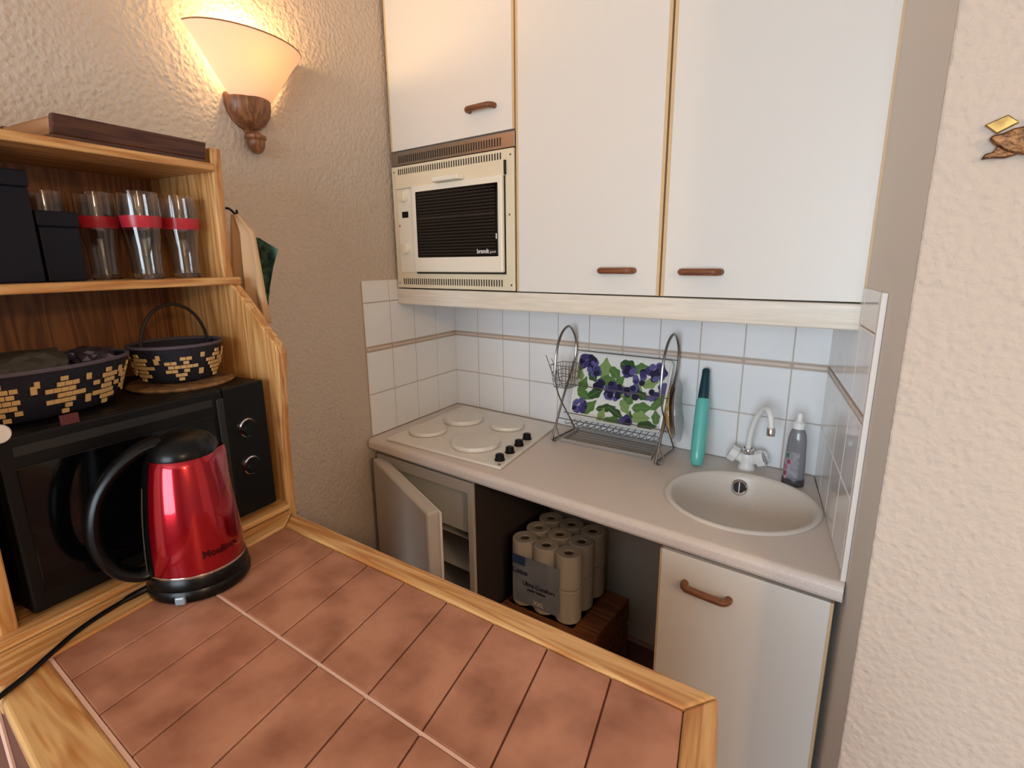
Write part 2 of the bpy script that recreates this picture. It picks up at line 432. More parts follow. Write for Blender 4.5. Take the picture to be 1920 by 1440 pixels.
# ------------------------------------------------------------------ worktop with sink cut-out
FYL, FYR = -.628, -.652
SC = Vector((1.453, -.335)); SRad = .200
def front_y(x): return FYL+(FYR-FYL)*(x-.078)/(1.752-.078)
bm = bmesh.new()
XRf = xr(FYR)-.0068
XLf = xl(FYL)+.007
outer = [(XLf-.078, -.0070), (W-.0068, -.0070), (XRf, FYR+.02), (XLf+.001, FYL+.02)]
vo = [bm.verts.new((x, y, CT)) for x, y in outer]
vi = [bm.verts.new((SC.x+SRad*math.cos(2*PI*i/56), SC.y+SRad*math.sin(2*PI*i/56), CT)) for i in range(56)]
es = [bm.edges.new((vo[i], vo[(i+1) % 4])) for i in range(4)]+[bm.edges.new((vi[i], vi[(i+1) % 56])) for i in range(56)]
bmesh.ops.triangle_fill(bm, use_beauty=True, edges=es)
r_ = bmesh.ops.extrude_face_region(bm, geom=bm.faces[:])
for v in [g for g in r_['geom'] if isinstance(g, bmesh.types.BMVert)]: v.co.z -= .042
# rounded front nosing
prof = [(0, 0)]+[(-.02*math.sin(a), -.02+.02*math.cos(a)) for a in [PI/2*i/6 for i in range(1, 7)]]+[(-.02, -.034), (-.016, -.042), (0, -.042)]
va = [bm.verts.new((XLf+.001, FYL+.02+p[0], CT+p[1])) for p in prof]; vb = [bm.verts.new((XRf, FYR+.02+p[0], CT+p[1])) for p in prof]
for i in range(len(prof)-1): bm.faces.new((va[i], va[i+1], vb[i+1], vb[i]))
bm.faces.new(va); bm.faces.new(vb[::-1])
bmesh.ops.recalc_face_normals(bm, faces=bm.faces)
me = bpy.data.meshes.new('worktop'); bm.to_mesh(me); bm.free(); me.materials.append(m_work)
tag(link('worktop', me), 'grey-beige laminate worktop with rounded front edge and round sink cut-out', 'worktop')

# sink
sk = thing('round_sink', 'round beige inset sink in the worktop below the white tap', 'sink', (SC.x, SC.y, CT))
basin = [(.214, .0005), (.215, .005), (.211, .008), (.203, .008), (.197, .003), (.193, -.008), (.187, -.04), (.173, -.085), (.138, -.118), (.08, -.13), (.03, -.134), (.022, -.136)]
bas = MB().lathe(basin+[(.022, -.142), (.09, -.14), (.147, -.127), (.183, -.09), (.196, -.04), (.198, -.008), (.198, -.001), (.214, .0005)], seg=56).build('basin', m_sink, sk, smooth=True)
dn = MB().lathe([(.0, -.138), (.016, -.138), (.018, -.134), (.026, -.133), (.028, -.1355)], seg=24).build('drain', m_chrome, sk, smooth=True)
# overflow ring on the rear wall of the basin
aov = math.radians(104)
ovp = Vector((.185*math.cos(aov), .185*math.sin(aov), -.036)); nrm = Vector((-math.cos(aov), -math.sin(aov), .35)).normalized()
Mo = nrm.to_track_quat('Z', 'Y').to_matrix()
of = MB().lathe([(.0265, -.006), (.0265, .003), (.023, .006), (.0185, .004), (.0175, -.002)], c=ovp, seg=24, M=Mo).build('overflow_ring', m_chrome, sk, smooth=True)
MB().lathe([(0, .0005), (.018, .0005)], c=ovp, seg=20, M=Mo).build('overflow_hole', m_black, of)
MB().tube([ovp+Mo @ Vector((0, -.017, .002)), ovp+Mo @ Vector((0, .017, .002))], .002, 6).build('overflow_bar', m_chrome, of)

# ------------------------------------------------------------------ tap
TB = Vector((1.405, -.066, CT))
tp = thing('mixer_tap', 'white two-handle mixer tap with curved swan-neck spout behind the sink', 'tap', TB)
MB().lathe([(.0, 0), (.027, 0), (.028, .006), (.024, .012), (.022, .03), (.024, .042), (.02, .056), (.0, .058)], seg=24).build('base', m_white, tp, smooth=True)
MB().lathe([(.019, .052), (.02, .06), (.018, .072), (.0145, .074)], seg=20).build('collar', m_chrome, tp, smooth=True)
tipd = py(1446, 803, -.155)-TB
top = py(1437, 770, -.135)-TB
bz_ = [Vector((0, 0, .066)), Vector((.002, -.01, .205)), Vector((tipd.x*.9, tipd.y*.95, top.z*1.3)), Vector((tipd.x, tipd.y, tipd.z))]
sp = [bz_[0]*(1-t)**3+bz_[1]*3*t*(1-t)**2+bz_[2]*3*t*t*(1-t)+bz_[3]*t**3 for t in [i/28 for i in range(29)]]
MB().tube(sp, .0092, 12).build('spout', m_white, tp, smooth=True)
MB().lathe([(.0, -.024), (.0125, -.024), (.013, -.003), (.0105, .001)], c=tipd, seg=16).build('spout_tip', m_chrome, tp, smooth=True)
for sgn in (-1, 1):
    d = Vector((sgn*.86, -.12, .42)).normalized()
    Mh = d.to_track_quat('Z', 'Y').to_matrix()
    MB().lathe([(.0, 0), (.016, 0), (.0155, .03), (.019, .036)], c=(0, 0, .026), seg=18, M=Mh).build('valve_body', m_white, tp, smooth=True)
    h = MB().lathe([(.017, .034), (.028, .038), (.029, .058), (.025, .064), (.0, .065)], c=(0, 0, .026), seg=8, M=Mh).build('tap_handle', m_white, tp, smooth=False)
    MB().lathe([(.0, .0662), (.019, .0662), (.0225, .0645)], c=(0, 0, .026), seg=18, M=Mh).build('cap_disc', m_chrome, h, smooth=True)

# ------------------------------------------------------------------ hob with covered burners
HF = [(.162, -.60), (.733, -.573), (.628, -.045), (.085, -.045)]
hob = thing('electric_hob', 'white four-burner electric hob set into the left of the worktop', 'hob', (.40, -.31, CT))
def rel(P, o): return Vector(P)-Vector(o)
hO = Vector((.40, -.31, CT))
MB().prism([(x-hO.x, y-hO.y) for x, y in HF], .0004, .011).build('hob_plate', m_hob, hob, bevel=.005, bseg=3)
for nm, (u, v), r, z1 in (('b', (802, 803), .079, .026), ('b', (869, 781), .088, .03), ('b', (951, 794), .073, .026), ('b', (892, 826), .094, .028)):
    P = pz(u, v, CT+z1); 
    if P.y > -.128: P.y = -.128
    l = P-hO; l.z = 0
    pl = MB().lathe([(0, .0112), (r*.93, .0112), (r*.93, .016)], c=l, seg=32).build('hotplate', m_black, hob, smooth=True)
    MB().lathe([(r*.97, .0118), (r, .014), (r, z1-.006), (r*.97, z1), (r*.6, z1+.002), (0, z1+.003)], c=l, seg=40).build('burner_cover', m_cover, hob, smooth=True)
for (u, v) in ((937, 857), (956, 843), (973, 830), (988, 818)):
    P = pz(u, v, CT+.022); l = P-hO; l.z = .011
    MB().lathe([(.019, 0), (.019, .004), (.0165, .006), (.0155, .021), (.013, .023), (0, .023)], c=l, seg=20).build('control_knob', m_black, hob, smooth=True)
P = pz(936, 871, CT+.011)-hO
MB().lathe([(.004, .0108), (.004, .0125), (0, .0126)], c=(P.x, P.y, 0), seg=10).build('pilot_light', m_black, hob)

# ------------------------------------------------------------------ dish rack, floral tray, plates
RX0, RX1 = .705, 1.135
rk = thing('dish_rack', 'folding chrome wire dish rack with two tall hoops against the tiles', 'dish rack', (.92, -.12, CT))
rO = Vector((.92, -.12, CT))
def R_(x, y, z): return Vector((x, y, CT+z))-rO
def hoop(x, skew=0):
    """inverted U whose legs cross as an X when seen from the side"""
    pts = [R_(x+.006, -.218, .006), R_(x+.004, -.19, .055), R_(x, -.115, .18), R_(x-.002, -.045, .285), R_(x-.002, -.028, .34), R_(x-.002, -.036, .40), R_(x, -.085, .445), R_(x, -.14, .425), R_(x, -.178, .36), R_(x, -.188, .29), R_(x, -.188, .235)]
    return smoothcurve(pts, 6)
for x in (RX0, RX1):
    hp = MB().tube(hoop(x), .0048, 8).build('hoop', m_steel, rk, smooth=True)
    MB().tube(smoothcurve([R_(x+.001, -.188, .24), R_(x+.003, -.16, .17), R_(x+.004, -.075, .06), R_(x+.004, -.034, .006)], 6), .003, 8).build('leg', m_steel, rk, smooth=True)
    MB().tube([R_(x+.004, -.215, .006), R_(x+.004, -.028, .006)], .0036, 8).build('foot_bar', m_steel, rk, smooth=True)
for y, z in ((-.098, .212), (-.125, .10), (-.03, .342), (-.165, .085), (-.06, .075)):
    MB().tube([R_(RX0+.002, y, z), R_(RX1+.002, y, z)], .002, 8).build('cross_rod', m_steel, rk, smooth=True)
for i in range(15):      # plate dividers
    x = RX0+.03+i*(RX1-RX0-.06)/14
    MB().tube(smoothcurve([R_(x, -.155, .075), R_(x, -.150, .062), R_(x, -.105, .058), R_(x, -.06, .075), R_(x, -.035, .15), R_(x, -.03, .2)], 3), .0016, 6).build('divider_wire', m_steel, rk, smooth=True)
# cutlery basket of thin wire hooked on the left hoop
cb = MB()
bx0, bx1, by0, by1, bz0, bz1 = RX0-.03, RX0+.055, -.175, -.085, .21, .30
def rect(z, g): return [R_(bx0+g, by0+g, z), R_(bx1-g, by0+g, z), R_(bx1-g, by1-g, z), R_(bx0+g, by1-g, z)]
for z, g in ((bz1, 0), (.27, .003), (.24, .006), (bz0, .01)): cb.tube(rect(z, g), .0014, 5, closed=True)
for i in range(6):
    t = i/5
    for A, B in ((0, 1), (1, 2), (2, 3), (3, 0)):
        p0 = rect(bz1, 0); p1 = rect(bz0, .01)
        cb.tube([p0[A].lerp(p0[B], t), p1[A].lerp(p1[B], t)], .0011, 5)
for i in range(1, 5): cb.tube([R_(bx0+.01+.013*i, by0+.01, bz0), R_(bx0+.01+.013*i, by1-.01, bz0)], .0011, 5)
cb.build('cutlery_basket', m_steel, rk)
for (x, y, dx, dz) in ((bx0+.008, -.14, -.05, .10), (bx0+.016, -.12, -.045, .085), (RX0+.03, -.15, .03, .09)):
    MB().tube([R_(x, y, bz0+.004), R_(x+dx*.55, y, bz0+.06), R_(x+dx, y-.005, bz0+dz+.02)], .0016, 6).build('hook_wire', m_steel, rk)
# feet loops
for x in (RX0, RX1):
    MB().tube(smoothcurve([R_(x+.012, -.19, .05), R_(x+.03, -.205, .02), R_(x+.022, -.215, .006), R_(x+.008, -.21, .004), R_(x-.002, -.19, .03)], 5), .0026, 7).build('foot_loop', m_steel, rk, smooth=True)

# grey drip tray under the rack
dtm = mat('drip_tray_plastic', srgb(158, 152, 146), .3, coat=.2)
DT = [(.742, -.205), (1.112, -.185), (1.085, -.035), (.725, -.035)]
dto = Vector((.92, -.12, CT))
dt = thing('drip_tray', 'shallow grey plastic drip tray under the dish rack', 'tray', dto)
dp = [(x-dto.x, y-dto.y) for x, y in DT]
MB().prism(dp, .0006, .004).build('tray_floor', dtm, dt)
for i in range(4):
    a, b = Vector(dp[i]), Vector(dp[(i+1) % 4]); n = (b-a).normalized(); q = Vector((-n.y, n.x))*.008
    MB().prism([a, b, b+q, a+q], .004, .017).build('rim', dtm, dt, bevel=.002)
for i in range(1, 6):
    t = i/6; a = Vector(dp[0]).lerp(Vector(dp[3]), t); b = Vector(dp[1]).lerp(Vector(dp[2]), t)
    MB().prism([a+Vector((.015, -.003)), b+Vector((-.015, -.003)), b+Vector((-.015, .003)), a+Vector((.015, .003))], .004, .007).build('rib', dtm, dt)

# floral tray leaning in the rack
def FT(u, v):               # local tray frame: u along rack (0..1), v up (0..1)
    b0, b1 = Vector((.716, -.092, CT+.072)), Vector((1.104, -.092, CT+.078)); t0, t1 = Vector((.718, -.022, CT+.334)), Vector((1.114, -.022, CT+.334))
    return b0.lerp(b1, u).lerp(t0.lerp(t1, u), v)
fo = FT(.5, 0)
ft = thing('floral_tray', 'white serving tray printed with purple grapes and green leaves leaning in rack', 'tray', fo)
nF = (FT(1, 0)-FT(0, 0)).cross(FT(0, 1)-FT(0, 0)).normalized()
if nF.y > 0: nF = -nF
m_tray = mat('floral_tray_white', srgb(230, 230, 224), .3, coat=.3)
def rr(u0, u1, v0, v1, r=.05, n=5):
    pts = []
    for cx, cy, a in ((u1-r*.7, v0+r, -PI/2), (u1-r*.7, v1-r, 0), (u0+r*.7, v1-r, PI/2), (u0+r*.7, v0+r, PI)):
        for i in range(n+1):
            t = a+PI/2*i/n; pts.append((cx+r*.7*math.cos(t), cy+r*math.sin(t)))
    return pts
MB().extr([FT(u, v)-fo for u, v in rr(0, 1, 0, 1)], -nF*.006).build('tray_panel', m_tray, ft)
rim = [FT(u, v)-fo+nF*.004 for u, v in rr(.005, .995, .005, .995)]
MB().tube(rim, .005, 6, closed=True).build('tray_rim', m_tray, ft, smooth=True)
lm = [mat('print_leaf_green', srgb(86, 122, 62), .35), mat('print_leaf_dark', srgb(52, 84, 46), .35), mat('print_leaf_light', srgb(134, 158, 96), .35)]
gm = [mat('print_grape_violet', srgb(62, 56, 110), .3), mat('print_grape_dark', srgb(34, 32, 62), .3), mat('print_grape_blue', srgb(92, 88, 140), .3)]
ins = math.hypot(1, 0)
SU, SV = (FT(1, 0)-FT(0, 0)).length, (FT(0, 1)-FT(0, 0)).length
def flat(u, v, shape, lift):
    return [FT(u+a/SU, v+b_/SV)-fo+nF*lift for a, b_ in shape]
def leaf(ang, L, Wd):
    up = [(L*t-L/2, Wd*math.sin(PI*t**.8)*(1+.18*math.sin(14*t))) for t in [i/10 for i in range(11)]]
    pts = up+[(x, -y) for x, y in up[-2:0:-1]]
    c, s = math.cos(ang), math.sin(ang)
    return [(x*c-y*s, x*s+y*c) for x, y in pts]
lift = .0006
pr = random.Random(11)
for (u, v, ang, L, Wd, k) in ((.1, .5, 1.3, .085, .022, 0), (.13, .36, -.4, .07, .02, 0), (.32, .8, 1.6, .09, .026, 2), (.36, .62, .2, .08, .022, 0), (.53, .52, 1.9, .07, .018, 2), (.4, .22, .25, .09, .016, 1), (.52, .17, -.5, .085, .016, 1), (.36, .10, 1.3, .07, .016, 2),
        (.62, .38, 1.1, .07, .022, 0), (.78, .3, .15, .085, .022, 0), (.78, .16, .1, .075, .026, 2), (.66, .15, 1.5, .05, .014, 1), (.93, .42, 1.0, .085, .018, 0), (.57, .86, -.3, .08, .026, 1), (.82, .66, .4, .07, .02, 2), (.9, .85, 1.4, .06, .02, 1), (.2, .66, -.9, .06, .02, 1), (.06, .8, .9, .05, .015, 0), (.7, .58, 2.2, .05, .014, 2), (.5, .64, .9, .06, .016, 0), (.93, .2, 1.8, .06, .016, 0), (.26, .42, .6, .08, .022, 1), (.44, .74, -.7, .07, .02, 0), (.7, .85, .3, .075, .022, 0), (.6, .27, -.9, .07, .018, 2), (.22, .2, .9, .08, .02, 0), (.86, .06, .1, .08, .02, 1), (.5, .05, .1, .09, .018, 0), (.76, .47, -.5, .06, .016, 1), (.06, .64, -1.2, .05, .015, 2)):
    lift += .00003
    lf = MB().add(flat(u, v, leaf(ang, L, Wd), lift), [list(range(20))]).build('printed_leaf', lm[k], ft)
    c, s = math.cos(ang), math.sin(ang)
    vein = [(x*c-y*s, x*s+y*c) for x, y in ((-L*.5, -.0008), (L*.42, -.0004), (L*.42, .0004), (-L*.5, .0008))]
    MB().add(flat(u, v, vein, lift+.00002), [[0, 1, 2, 3]]).build('leaf_vein', lm[2 if k != 2 else 0], lf)
lift = .0016
for (u, v, n, sp_) in ((.12, .86, 12, .034), (.2, .72, 8, .024), (.46, .48, 14, .038), (.1, .2, 11, .03), (.66, .5, 10, .028), (.63, .06, 9, .022), (.85, .82, 12, .036), (.58, .80, 7, .022), (.28, .55, 6, .018), (.72, .72, 5, .03), (.97, .62, 8, .02), (.86, .5, 5, .02)):
    cl = MB()
    for i in range(int(n*1.9)):
        a = pr.uniform(0, 2*PI); q = sp_*math.sqrt(pr.random()); r = pr.uniform(.010, .0145); lift += .000012
        uu, vv = u+q*math.cos(a)/SU, v+q*math.sin(a)*.8/SV
        if not (.03 < uu < .97 and .03 < vv < .97): continue
        cl.mi = pr.randrange(3)
        cl.add(flat(uu, vv, [(r*math.cos(t), r*math.sin(t)) for t in [2*PI*j/14 for j in range(14)]], lift), [list(range(14))])
    if cl.f: cl.build('printed_grapes', gm, ft)
# plates standing in the right end of the rack
def plate(name, x, y, z, r, m, label, ax=(1, .22, .1), r2=None):
    Mp = Vector(ax).normalized().to_track_quat('Z', 'Y').to_matrix()
    o = MB().lathe([(0, 0), (r*.6, 0), (r*.72, .006), (r, .016), (r*1.0, .018), (r*.7, .009), (r*.58, .004), (0, .004)], seg=36, M=Mp).build(name, m, None, smooth=True)
    o.location = (x, y, z); return tag(o, label, 'plate')
plate('yellow_plate', 1.132, -.10, CT+.165, .098, mat('yellow_glaze', srgb(222, 168, 84), .2, coat=.3), 'yellow plate standing on edge in the right end of the dish rack')
plate('clear_plate', 1.157, -.105, CT+.175, .112, mat('pale_grey_glass', srgb(176, 182, 180), .1, coat=.4), 'pale grey plate standing outermost in the right end of the dish rack')

# ------------------------------------------------------------------ teal holder and soap bottle
m_teal = mat('teal_plastic', srgb(104, 196, 184), .25, coat=.3); m_tealc = mat('dark_teal_cap', srgb(14, 62, 68), .35)
B0 = Vector((1.262, -.150, CT)); B1 = Vector((1.236, -.032, CT+.318))
tl = thing('teal_bottle', 'tall slim teal bottle with dark cap leaning on the tiles', 'bottle', B0)
axv = (B1-B0).normalized(); Mt = axv.to_track_quat('Z', 'Y').to_matrix(); Lb = (B1-B0).length
prof = [(0, .0), (.014, .0), (.021, .008), (.0235, .03), (.0245, .08), (.024, .16), (.0225, .22), (.0195, .232), (.0145, .238)]
MB().lathe(prof, c=(0, 0, .006), seg=24, M=Mt).build('bottle_body', m_teal, tl, smooth=True)
MB().lathe([(.0165, .232), (.0185, .234), (.0175, .26), (.0155, .29), (.0135, .315), (.0135, Lb-.006), (.009, Lb), (0, Lb)], c=(0, 0, .006), seg=20, M=Mt).build('cap', m_tealc, tl, smooth=True)
SB = Vector((1.556, -.118, CT))
so = thing('soap_bottle', 'clear grey washing-up bottle with white cap beside the tap', 'bottle', SB)
m_clear = mat('grey_clear_plastic', srgb(150, 150, 156), .12, coat=.4, trans=.35)
MB().lathe([(0, .001), (.027, .001), (.0295, .006), (.029, .07), (.027, .11), (.0255, .15), (.022, .17), (.0165, .184), (.014, .188)], seg=28, sx=1.05, sy=.8).build('bottle_body', m_clear, so, smooth=True)
MB().lathe([(.0305, .0), (.0312, .004), (.0308, .022), (.030, .024)], seg=28, sx=1.05, sy=.8).build('dark_foot', mat('bottle_foot', srgb(70, 64, 66), .3), so, smooth=True)
MB().lathe([(.0175, .186), (.0175, .204), (.011, .209), (.0085, .213), (.0085, .231), (.006, .236), (0, .236)], seg=20).build('cap', m_white, so, smooth=True)
def stick(cx, zc, w_, h_, m, nm, rdir):
    vs = []; n = 8; k = 8
    for j in range(k+1):
        for i in range(n+1):
            a = rdir+(i/n-.5)*w_
            vs.append((.0297*1.05*math.cos(a)*1.01, .0297*.8*math.sin(a)*1.01, zc+(j/k-.5)*h_))
    fs = [[j*(n+1)+i, j*(n+1)+i+1, (j+1)*(n+1)+i+1, (j+1)*(n+1)+i] for j in range(k) for i in range(n)]
    return MB().add(vs, fs).build(nm, m, so, smooth=True)
fd = math.radians(-105)
stick(0, .072, 1.5, .085, mat('bottle_label_grey', srgb(164, 160, 166), .4, mottle=(60, srgb(110, 112, 118), .8)), 'label_panel', fd)
for k_, (a_, z_, c_) in enumerate(((fd-.45, .06, srgb(190, 96, 118)), (fd-.2, .08, srgb(170, 70, 90)), (fd-.5, .04, srgb(150, 60, 76)), (fd-.35, .1, srgb(74, 116, 98)), (fd-.45, .025, srgb(196, 150, 164)))):
    o = stick(0, z_, .34, .014, mat('label_spot_%d' % k_, c_, .4), 'label_flower', a_); o.scale = (1.015, 1.015, 1)

# ------------------------------------------------------------------ fridge with open door under the hob
FZ = CT-.068
fx0, fx1 = .098, .628
fr = thing('small_fridge', 'small grey under-counter fridge with its door ajar under the hob', 'fridge', (.36, -.35, 0))
def F_(x, y): return (x-.36, y+.35)
def fbox(nm, quad, z0, z1, m, par=None, bev=.002):
    return MB().prism([F_(*q) for q in quad], z0, z1).build(nm, m, par or fr, bevel=bev)
yb, yf = -.10, -.600
fbox('side_wall', [(fx0, yf), (fx0+.035, yf), (fx0+.035-.06, yb), (fx0-.055, yb)], .03, FZ, m_fridge)
fbox('side_wall', [(fx1-.03, yf), (fx1-.004, yf), (fx1-.004, yb), (fx1-.03, yb)], .03, FZ, m_fridge)
fbox('shade_skin', [(fx1-.004, yf+.012), (fx1, yf+.012), (fx1, yb), (fx1-.004, yb)], .03, FZ, mat('painted_shade_skin', srgb(58, 50, 44), .6), bev=0)  # dark sheet on the fridge side, painting in the shade under the worktop
fbox('top_wall', [(fx0+.035, yf), (fx1-.03, yf), (fx1-.03, yb), (fx0-.02, yb)], FZ-.045, FZ, m_fridge)
fbox('base_wall', [(fx0+.035, yf), (fx1-.03, yf), (fx1-.03, yb), (fx0-.02, yb)], .03, .075, m_liner)
fbox('back_wall', [(fx0-.02, yb), (fx1-.03, yb), (fx1-.03, yb-.02), (fx0-.015, yb-.02)], .075, FZ-.045, m_liner)
fl = fbox('freezer_flap', [(fx0+.045, yf+.03), (fx1-.034, yf+.03), (fx1-.034, yf+.05), (fx0+.045, yf+.05)], FZ-.225, FZ-.05, m_liner, bev=.006)
MB().box(-.03, .05, -.255, -.246, FZ-.215, FZ-.2).build('flap_grip', m_fridge, fl)
for z in (.56, .42, .28):
    fbox('shelf', [(fx0+.036, yf+.06), (fx1-.031, yf+.06), (fx1-.031, yb-.02), (fx0-.01, yb-.02)], z, z+.008, m_liner, bev=.001)
H0 = pz(697, 858, FZ); H1 = pz(799, 962, FZ)
dv = (H1-H0); dv.z = 0; dl = dv.length; dv.normalize(); dn_ = Vector((-dv.y, dv.x, 0))
if dn_.y < 0: dn_ = -dn_
H0 = H0+dv*.006
q = [H0, H0+dv*dl, H0+dv*dl+dn_*.045, H0+dn_*.045]
dq = [(p.x-.36, p.y+.35) for p in q]
fdoor = MB().prism(dq, .06, FZ).build('door', m_fridge, fr, bevel=.01, bseg=3)
q2 = [H0+dv*.02+dn_*.0455, H0+dv*(dl-.02)+dn_*.0455, H0+dv*(dl-.02)+dn_*.06, H0+dv*.02+dn_*.06]
MB().prism([(p.x-.36, p.y+.35) for p in q2], .08, FZ-.02).build('door_liner', m_liner, fdoor, bevel=.004)
q3 = [H0+dv*.012+dn_*.0452, H0+dv*(dl-.012)+dn_*.0452, H0+dv*(dl-.012)+dn_*.054, H0+dv*.012+dn_*.054]
MB().prism([(p.x-.36, p.y+.35) for p in q3], .075, FZ-.014).build('door_seal', m_white, fdoor)

# ------------------------------------------------------------------ base cabinet below the sink
bx0, bx1 = 1.336, 1.738
bc = thing('base_cabinet', 'pale grey-white base cabinet under the sink with wooden handle', 'cabinet', (1.53, -.35, 0))
def B_(x, y): return (x-1.53, y+.35)
zt = CT-.05
yfc = -.612
MB().prism([B_(bx0, yfc), B_(bx0+.016, yfc), B_(bx0+.016-.05, -.03), B_(bx0-.05, -.03)], .02, CT-.15).prism([B_(bx0, yfc), B_(bx0+.016, yfc), B_(bx0+.014, -.565), B_(bx0-.002, -.565)], CT-.15, zt).build('side_wall', mat('shade_toned_carcass', srgb(104, 80, 60), .6), bc)  # left side coloured brown to deepen the shade of the void beside it
MB().prism([B_(bx1-.016, yfc), B_(bx1, yfc), B_(W-.012, -.03), B_(W-.03, -.03)], .02, CT-.15).build('side_wall', m_cabin, bc)
MB().prism([B_(bx0+.02, yfc), B_(bx1-.02, yfc), B_(W-.04, -.03), B_(bx0-.03, -.03)], .08, .096).build('base_wall', m_cabin, bc)
bd_ = MB().prism([B_(bx0, -.636), B_(bx1-.006, -.636), B_(bx1-.006, -.616), B_(bx0, -.616)], .10, CT-.058).build('door', m_cab, bc, bevel=.002)
MB().prism([B_(bx1-.006, -.635), B_(bx1, -.635), B_(bx1, -.616), B_(bx1-.006, -.616)], .10, CT-.058).build('edge_band', m_band, bd_)
MB().prism([B_(bx0-.004, -.635), B_(bx0, -.635), B_(bx0, -.616), B_(bx0-.004, -.616)], .10, CT-.058).build('edge_band', m_band, bd_)
bar_handle(bd_, (1.405-1.53, -.636+.35, CT-.135), (1.517-1.53, -.636+.35, CT-.139), (0, -1, 0))
MB().prism([B_(bx0+.01, -.57), B_(bx1-.01, -.57), B_(bx1-.01, -.555), B_(bx0+.01, -.555)], .0, .098).build('plinth', m_cabin, bc)

# ------------------------------------------------------------------ crate and paper rolls under the worktop
m_crate = wood('crate_wood', srgb(160, 96, 56), srgb(120, 66, 36), 0, 12, .5)
kx0, kx1, ky0, ky1, kz = .655, 1.045, -.50, -.16, CT-.60
ck = thing('wooden_crate', 'reddish brown wooden crate under the worktop carrying the paper rolls', 'crate', ((kx0+kx1)/2, (ky0+ky1)/2, 0))
ko = Vector(((kx0+kx1)/2, (ky0+ky1)/2, 0))
def kb(nm, x0, x1, y0, y1, z0, z1): return MB().box(x0-ko.x, x1-ko.x, y0-ko.y, y1-ko.y, z0, z1).build(nm, m_crate, ck, bevel=.003)
for i in range(4):
    y = ky0+i*(ky1-ky0)/4; kb('top_slat', kx0, kx1, y+.004, y+(ky1-ky0)/4-.004, kz-.016, kz)
for i in range(3):
    z = .01+i*.095
    kb('side_slat', kx0, kx1, ky0, ky0+.014, z, z+.08); kb('side_slat', kx0, kx1, ky1-.014, ky1, z, z+.08)
    kb('end_slat', kx0, kx0+.014, ky0+.014, ky1-.014, z, z+.08); kb('end_slat', kx1-.014, kx1, ky0+.014, ky1-.014, z, z+.08)
for x in (kx0+.014, kx1-.038):
    for y in (ky0+.014, ky1-.038): kb('corner_post', x, x+.024, y, y+.024, 0, kz-.016)
PX, PY = .815, -.455
pa = thing('paper_roll_pack', 'plastic-wrapped pack of white paper rolls on the wooden crate', 'paper rolls', (PX, PY, kz), math.radians(2))
rr_ = .048; m_paper = mat('tissue_paper', srgb(222, 210, 190), .9, bump=(140, .2, .001)); m_card = mat('card_core', srgb(120, 92, 66), .9)
mroll = MB().lathe([(.018, .002), (rr_-.004, 0), (rr_, .004), (rr_, .130), (rr_-.004, .134), (.02, .132), (.018, .125)], seg=24)
me_r = mroll.mesh('roll', m_paper, smooth=True)
me_c = MB().lathe([(.0175, .125), (.0175, .003), (0, .003)], seg=16).mesh('core', m_card, smooth=True)
for i in range(3):
    for j in range(3):
        for k in range(2):
            rl = link('roll', me_r, pa, (-.096+i*.096, .048+j*.096, .002+k*.136))
            link('core', me_c, rl)
# wrapped front label
m_lab = mat('pack_label_grey', srgb(118, 124, 134), .25, coat=.3, mottle=(12, srgb(150, 152, 154), .8))
lb = MB().box(-.118, .085, -.006, -.0035, .028, .222).build('front_label', m_lab, pa, bevel=.001)
MB().box(-.118, -.06, -.0072, -.006, .185, .222).build('label_corner', mat('label_navy', srgb(52, 70, 104), .3), lb)
m_lprint = mat('label_print_dark', srgb(40, 34, 52), .5)
for s_, sz, x, z, m in (('Lotus', .03, -.082, .158, m_lprint), ('Ultra Comfort', .024, .0, .115, m_lprint), ('papier toilette', .014, -.01, .094, m_lprint), ('XXL', .024, .0, .047, m_paper)):
    o = link('lettering', text_mesh(s_, sz, m, bold=.0003), lb, (x, -.0078, z)); o.rotation_euler = (PI/2, 0, 0)
m_film = mat('clear_film', srgb(235, 232, 226), .12, trans=1, ior=1.02)
fm = MB().prism([(-.147, .0), (-.14, -.003), (.14, -.003), (.147, .0), (.147, .285), (-.147, .285)], .0, .274)
o = fm.build('film', m_film, pa, bevel=.006)

# ------------------------------------------------------------------ tiled bar
BH = .98
def bz(u, v): p = pz(u, v, BH); return Vector((p.x, p.y))
OA, OB = bz(548, 962), bz(1347, 1309)          # far outer edge
OD = bz(1352, 1440); ed = (OD-OB).normalized()
ON = bz(0, 1310); ON2 = bz(62, 1440); nd = (ON2-ON).normalized()
def isect(P, d, Q, e):
    c = d.x*e.y-d.y*e.x; t = ((Q.x-P.x)*e.y-(Q.y-P.y)*e.x)/c; return P+d*t
farx = [.652, .73, .84, .95, 1.06, 1.171, 1.279, 1.389, 1.502, 1.612]
nearx = [.757, .842, .955, 1.068, 1.18, 1.292, 1.405, 1.518, 1.63, 1.743]
I0, I1 = bz(533, 987), bz(1279, 1330)
C0, C1 = bz(90, 1236), bz(245, 1437)
def yfar(x): return I0.y+(I1.y-I0.y)*(x-I0.x)/(I1.x-I0.x)
def ynear(x): return C0.y+(C1.y-C0.y)*(x-C0.x)/(C1.x-C0.x)
FLc, FRc = Vector((farx[0], yfar(farx[0]))), Vector((farx[-1], yfar(farx[-1])))
NLc, NRc = Vector((nearx[0], ynear(nearx[0]))), Vector((nearx[-1], ynear(nearx[-1])))
ONR = isect(ON, nd, OB, (NRc-FRc).normalized())
OSL = isect(ON, nd, FLc, (NLc-FLc).normalized())      # near-left where the shelf begins
S0 = pz(535, 952, BH); S1 = pz(0, 1215, BH)           # base line of the shelf front
sd = Vector((S1.x-S0.x, S1.y-S0.y)).normalized()
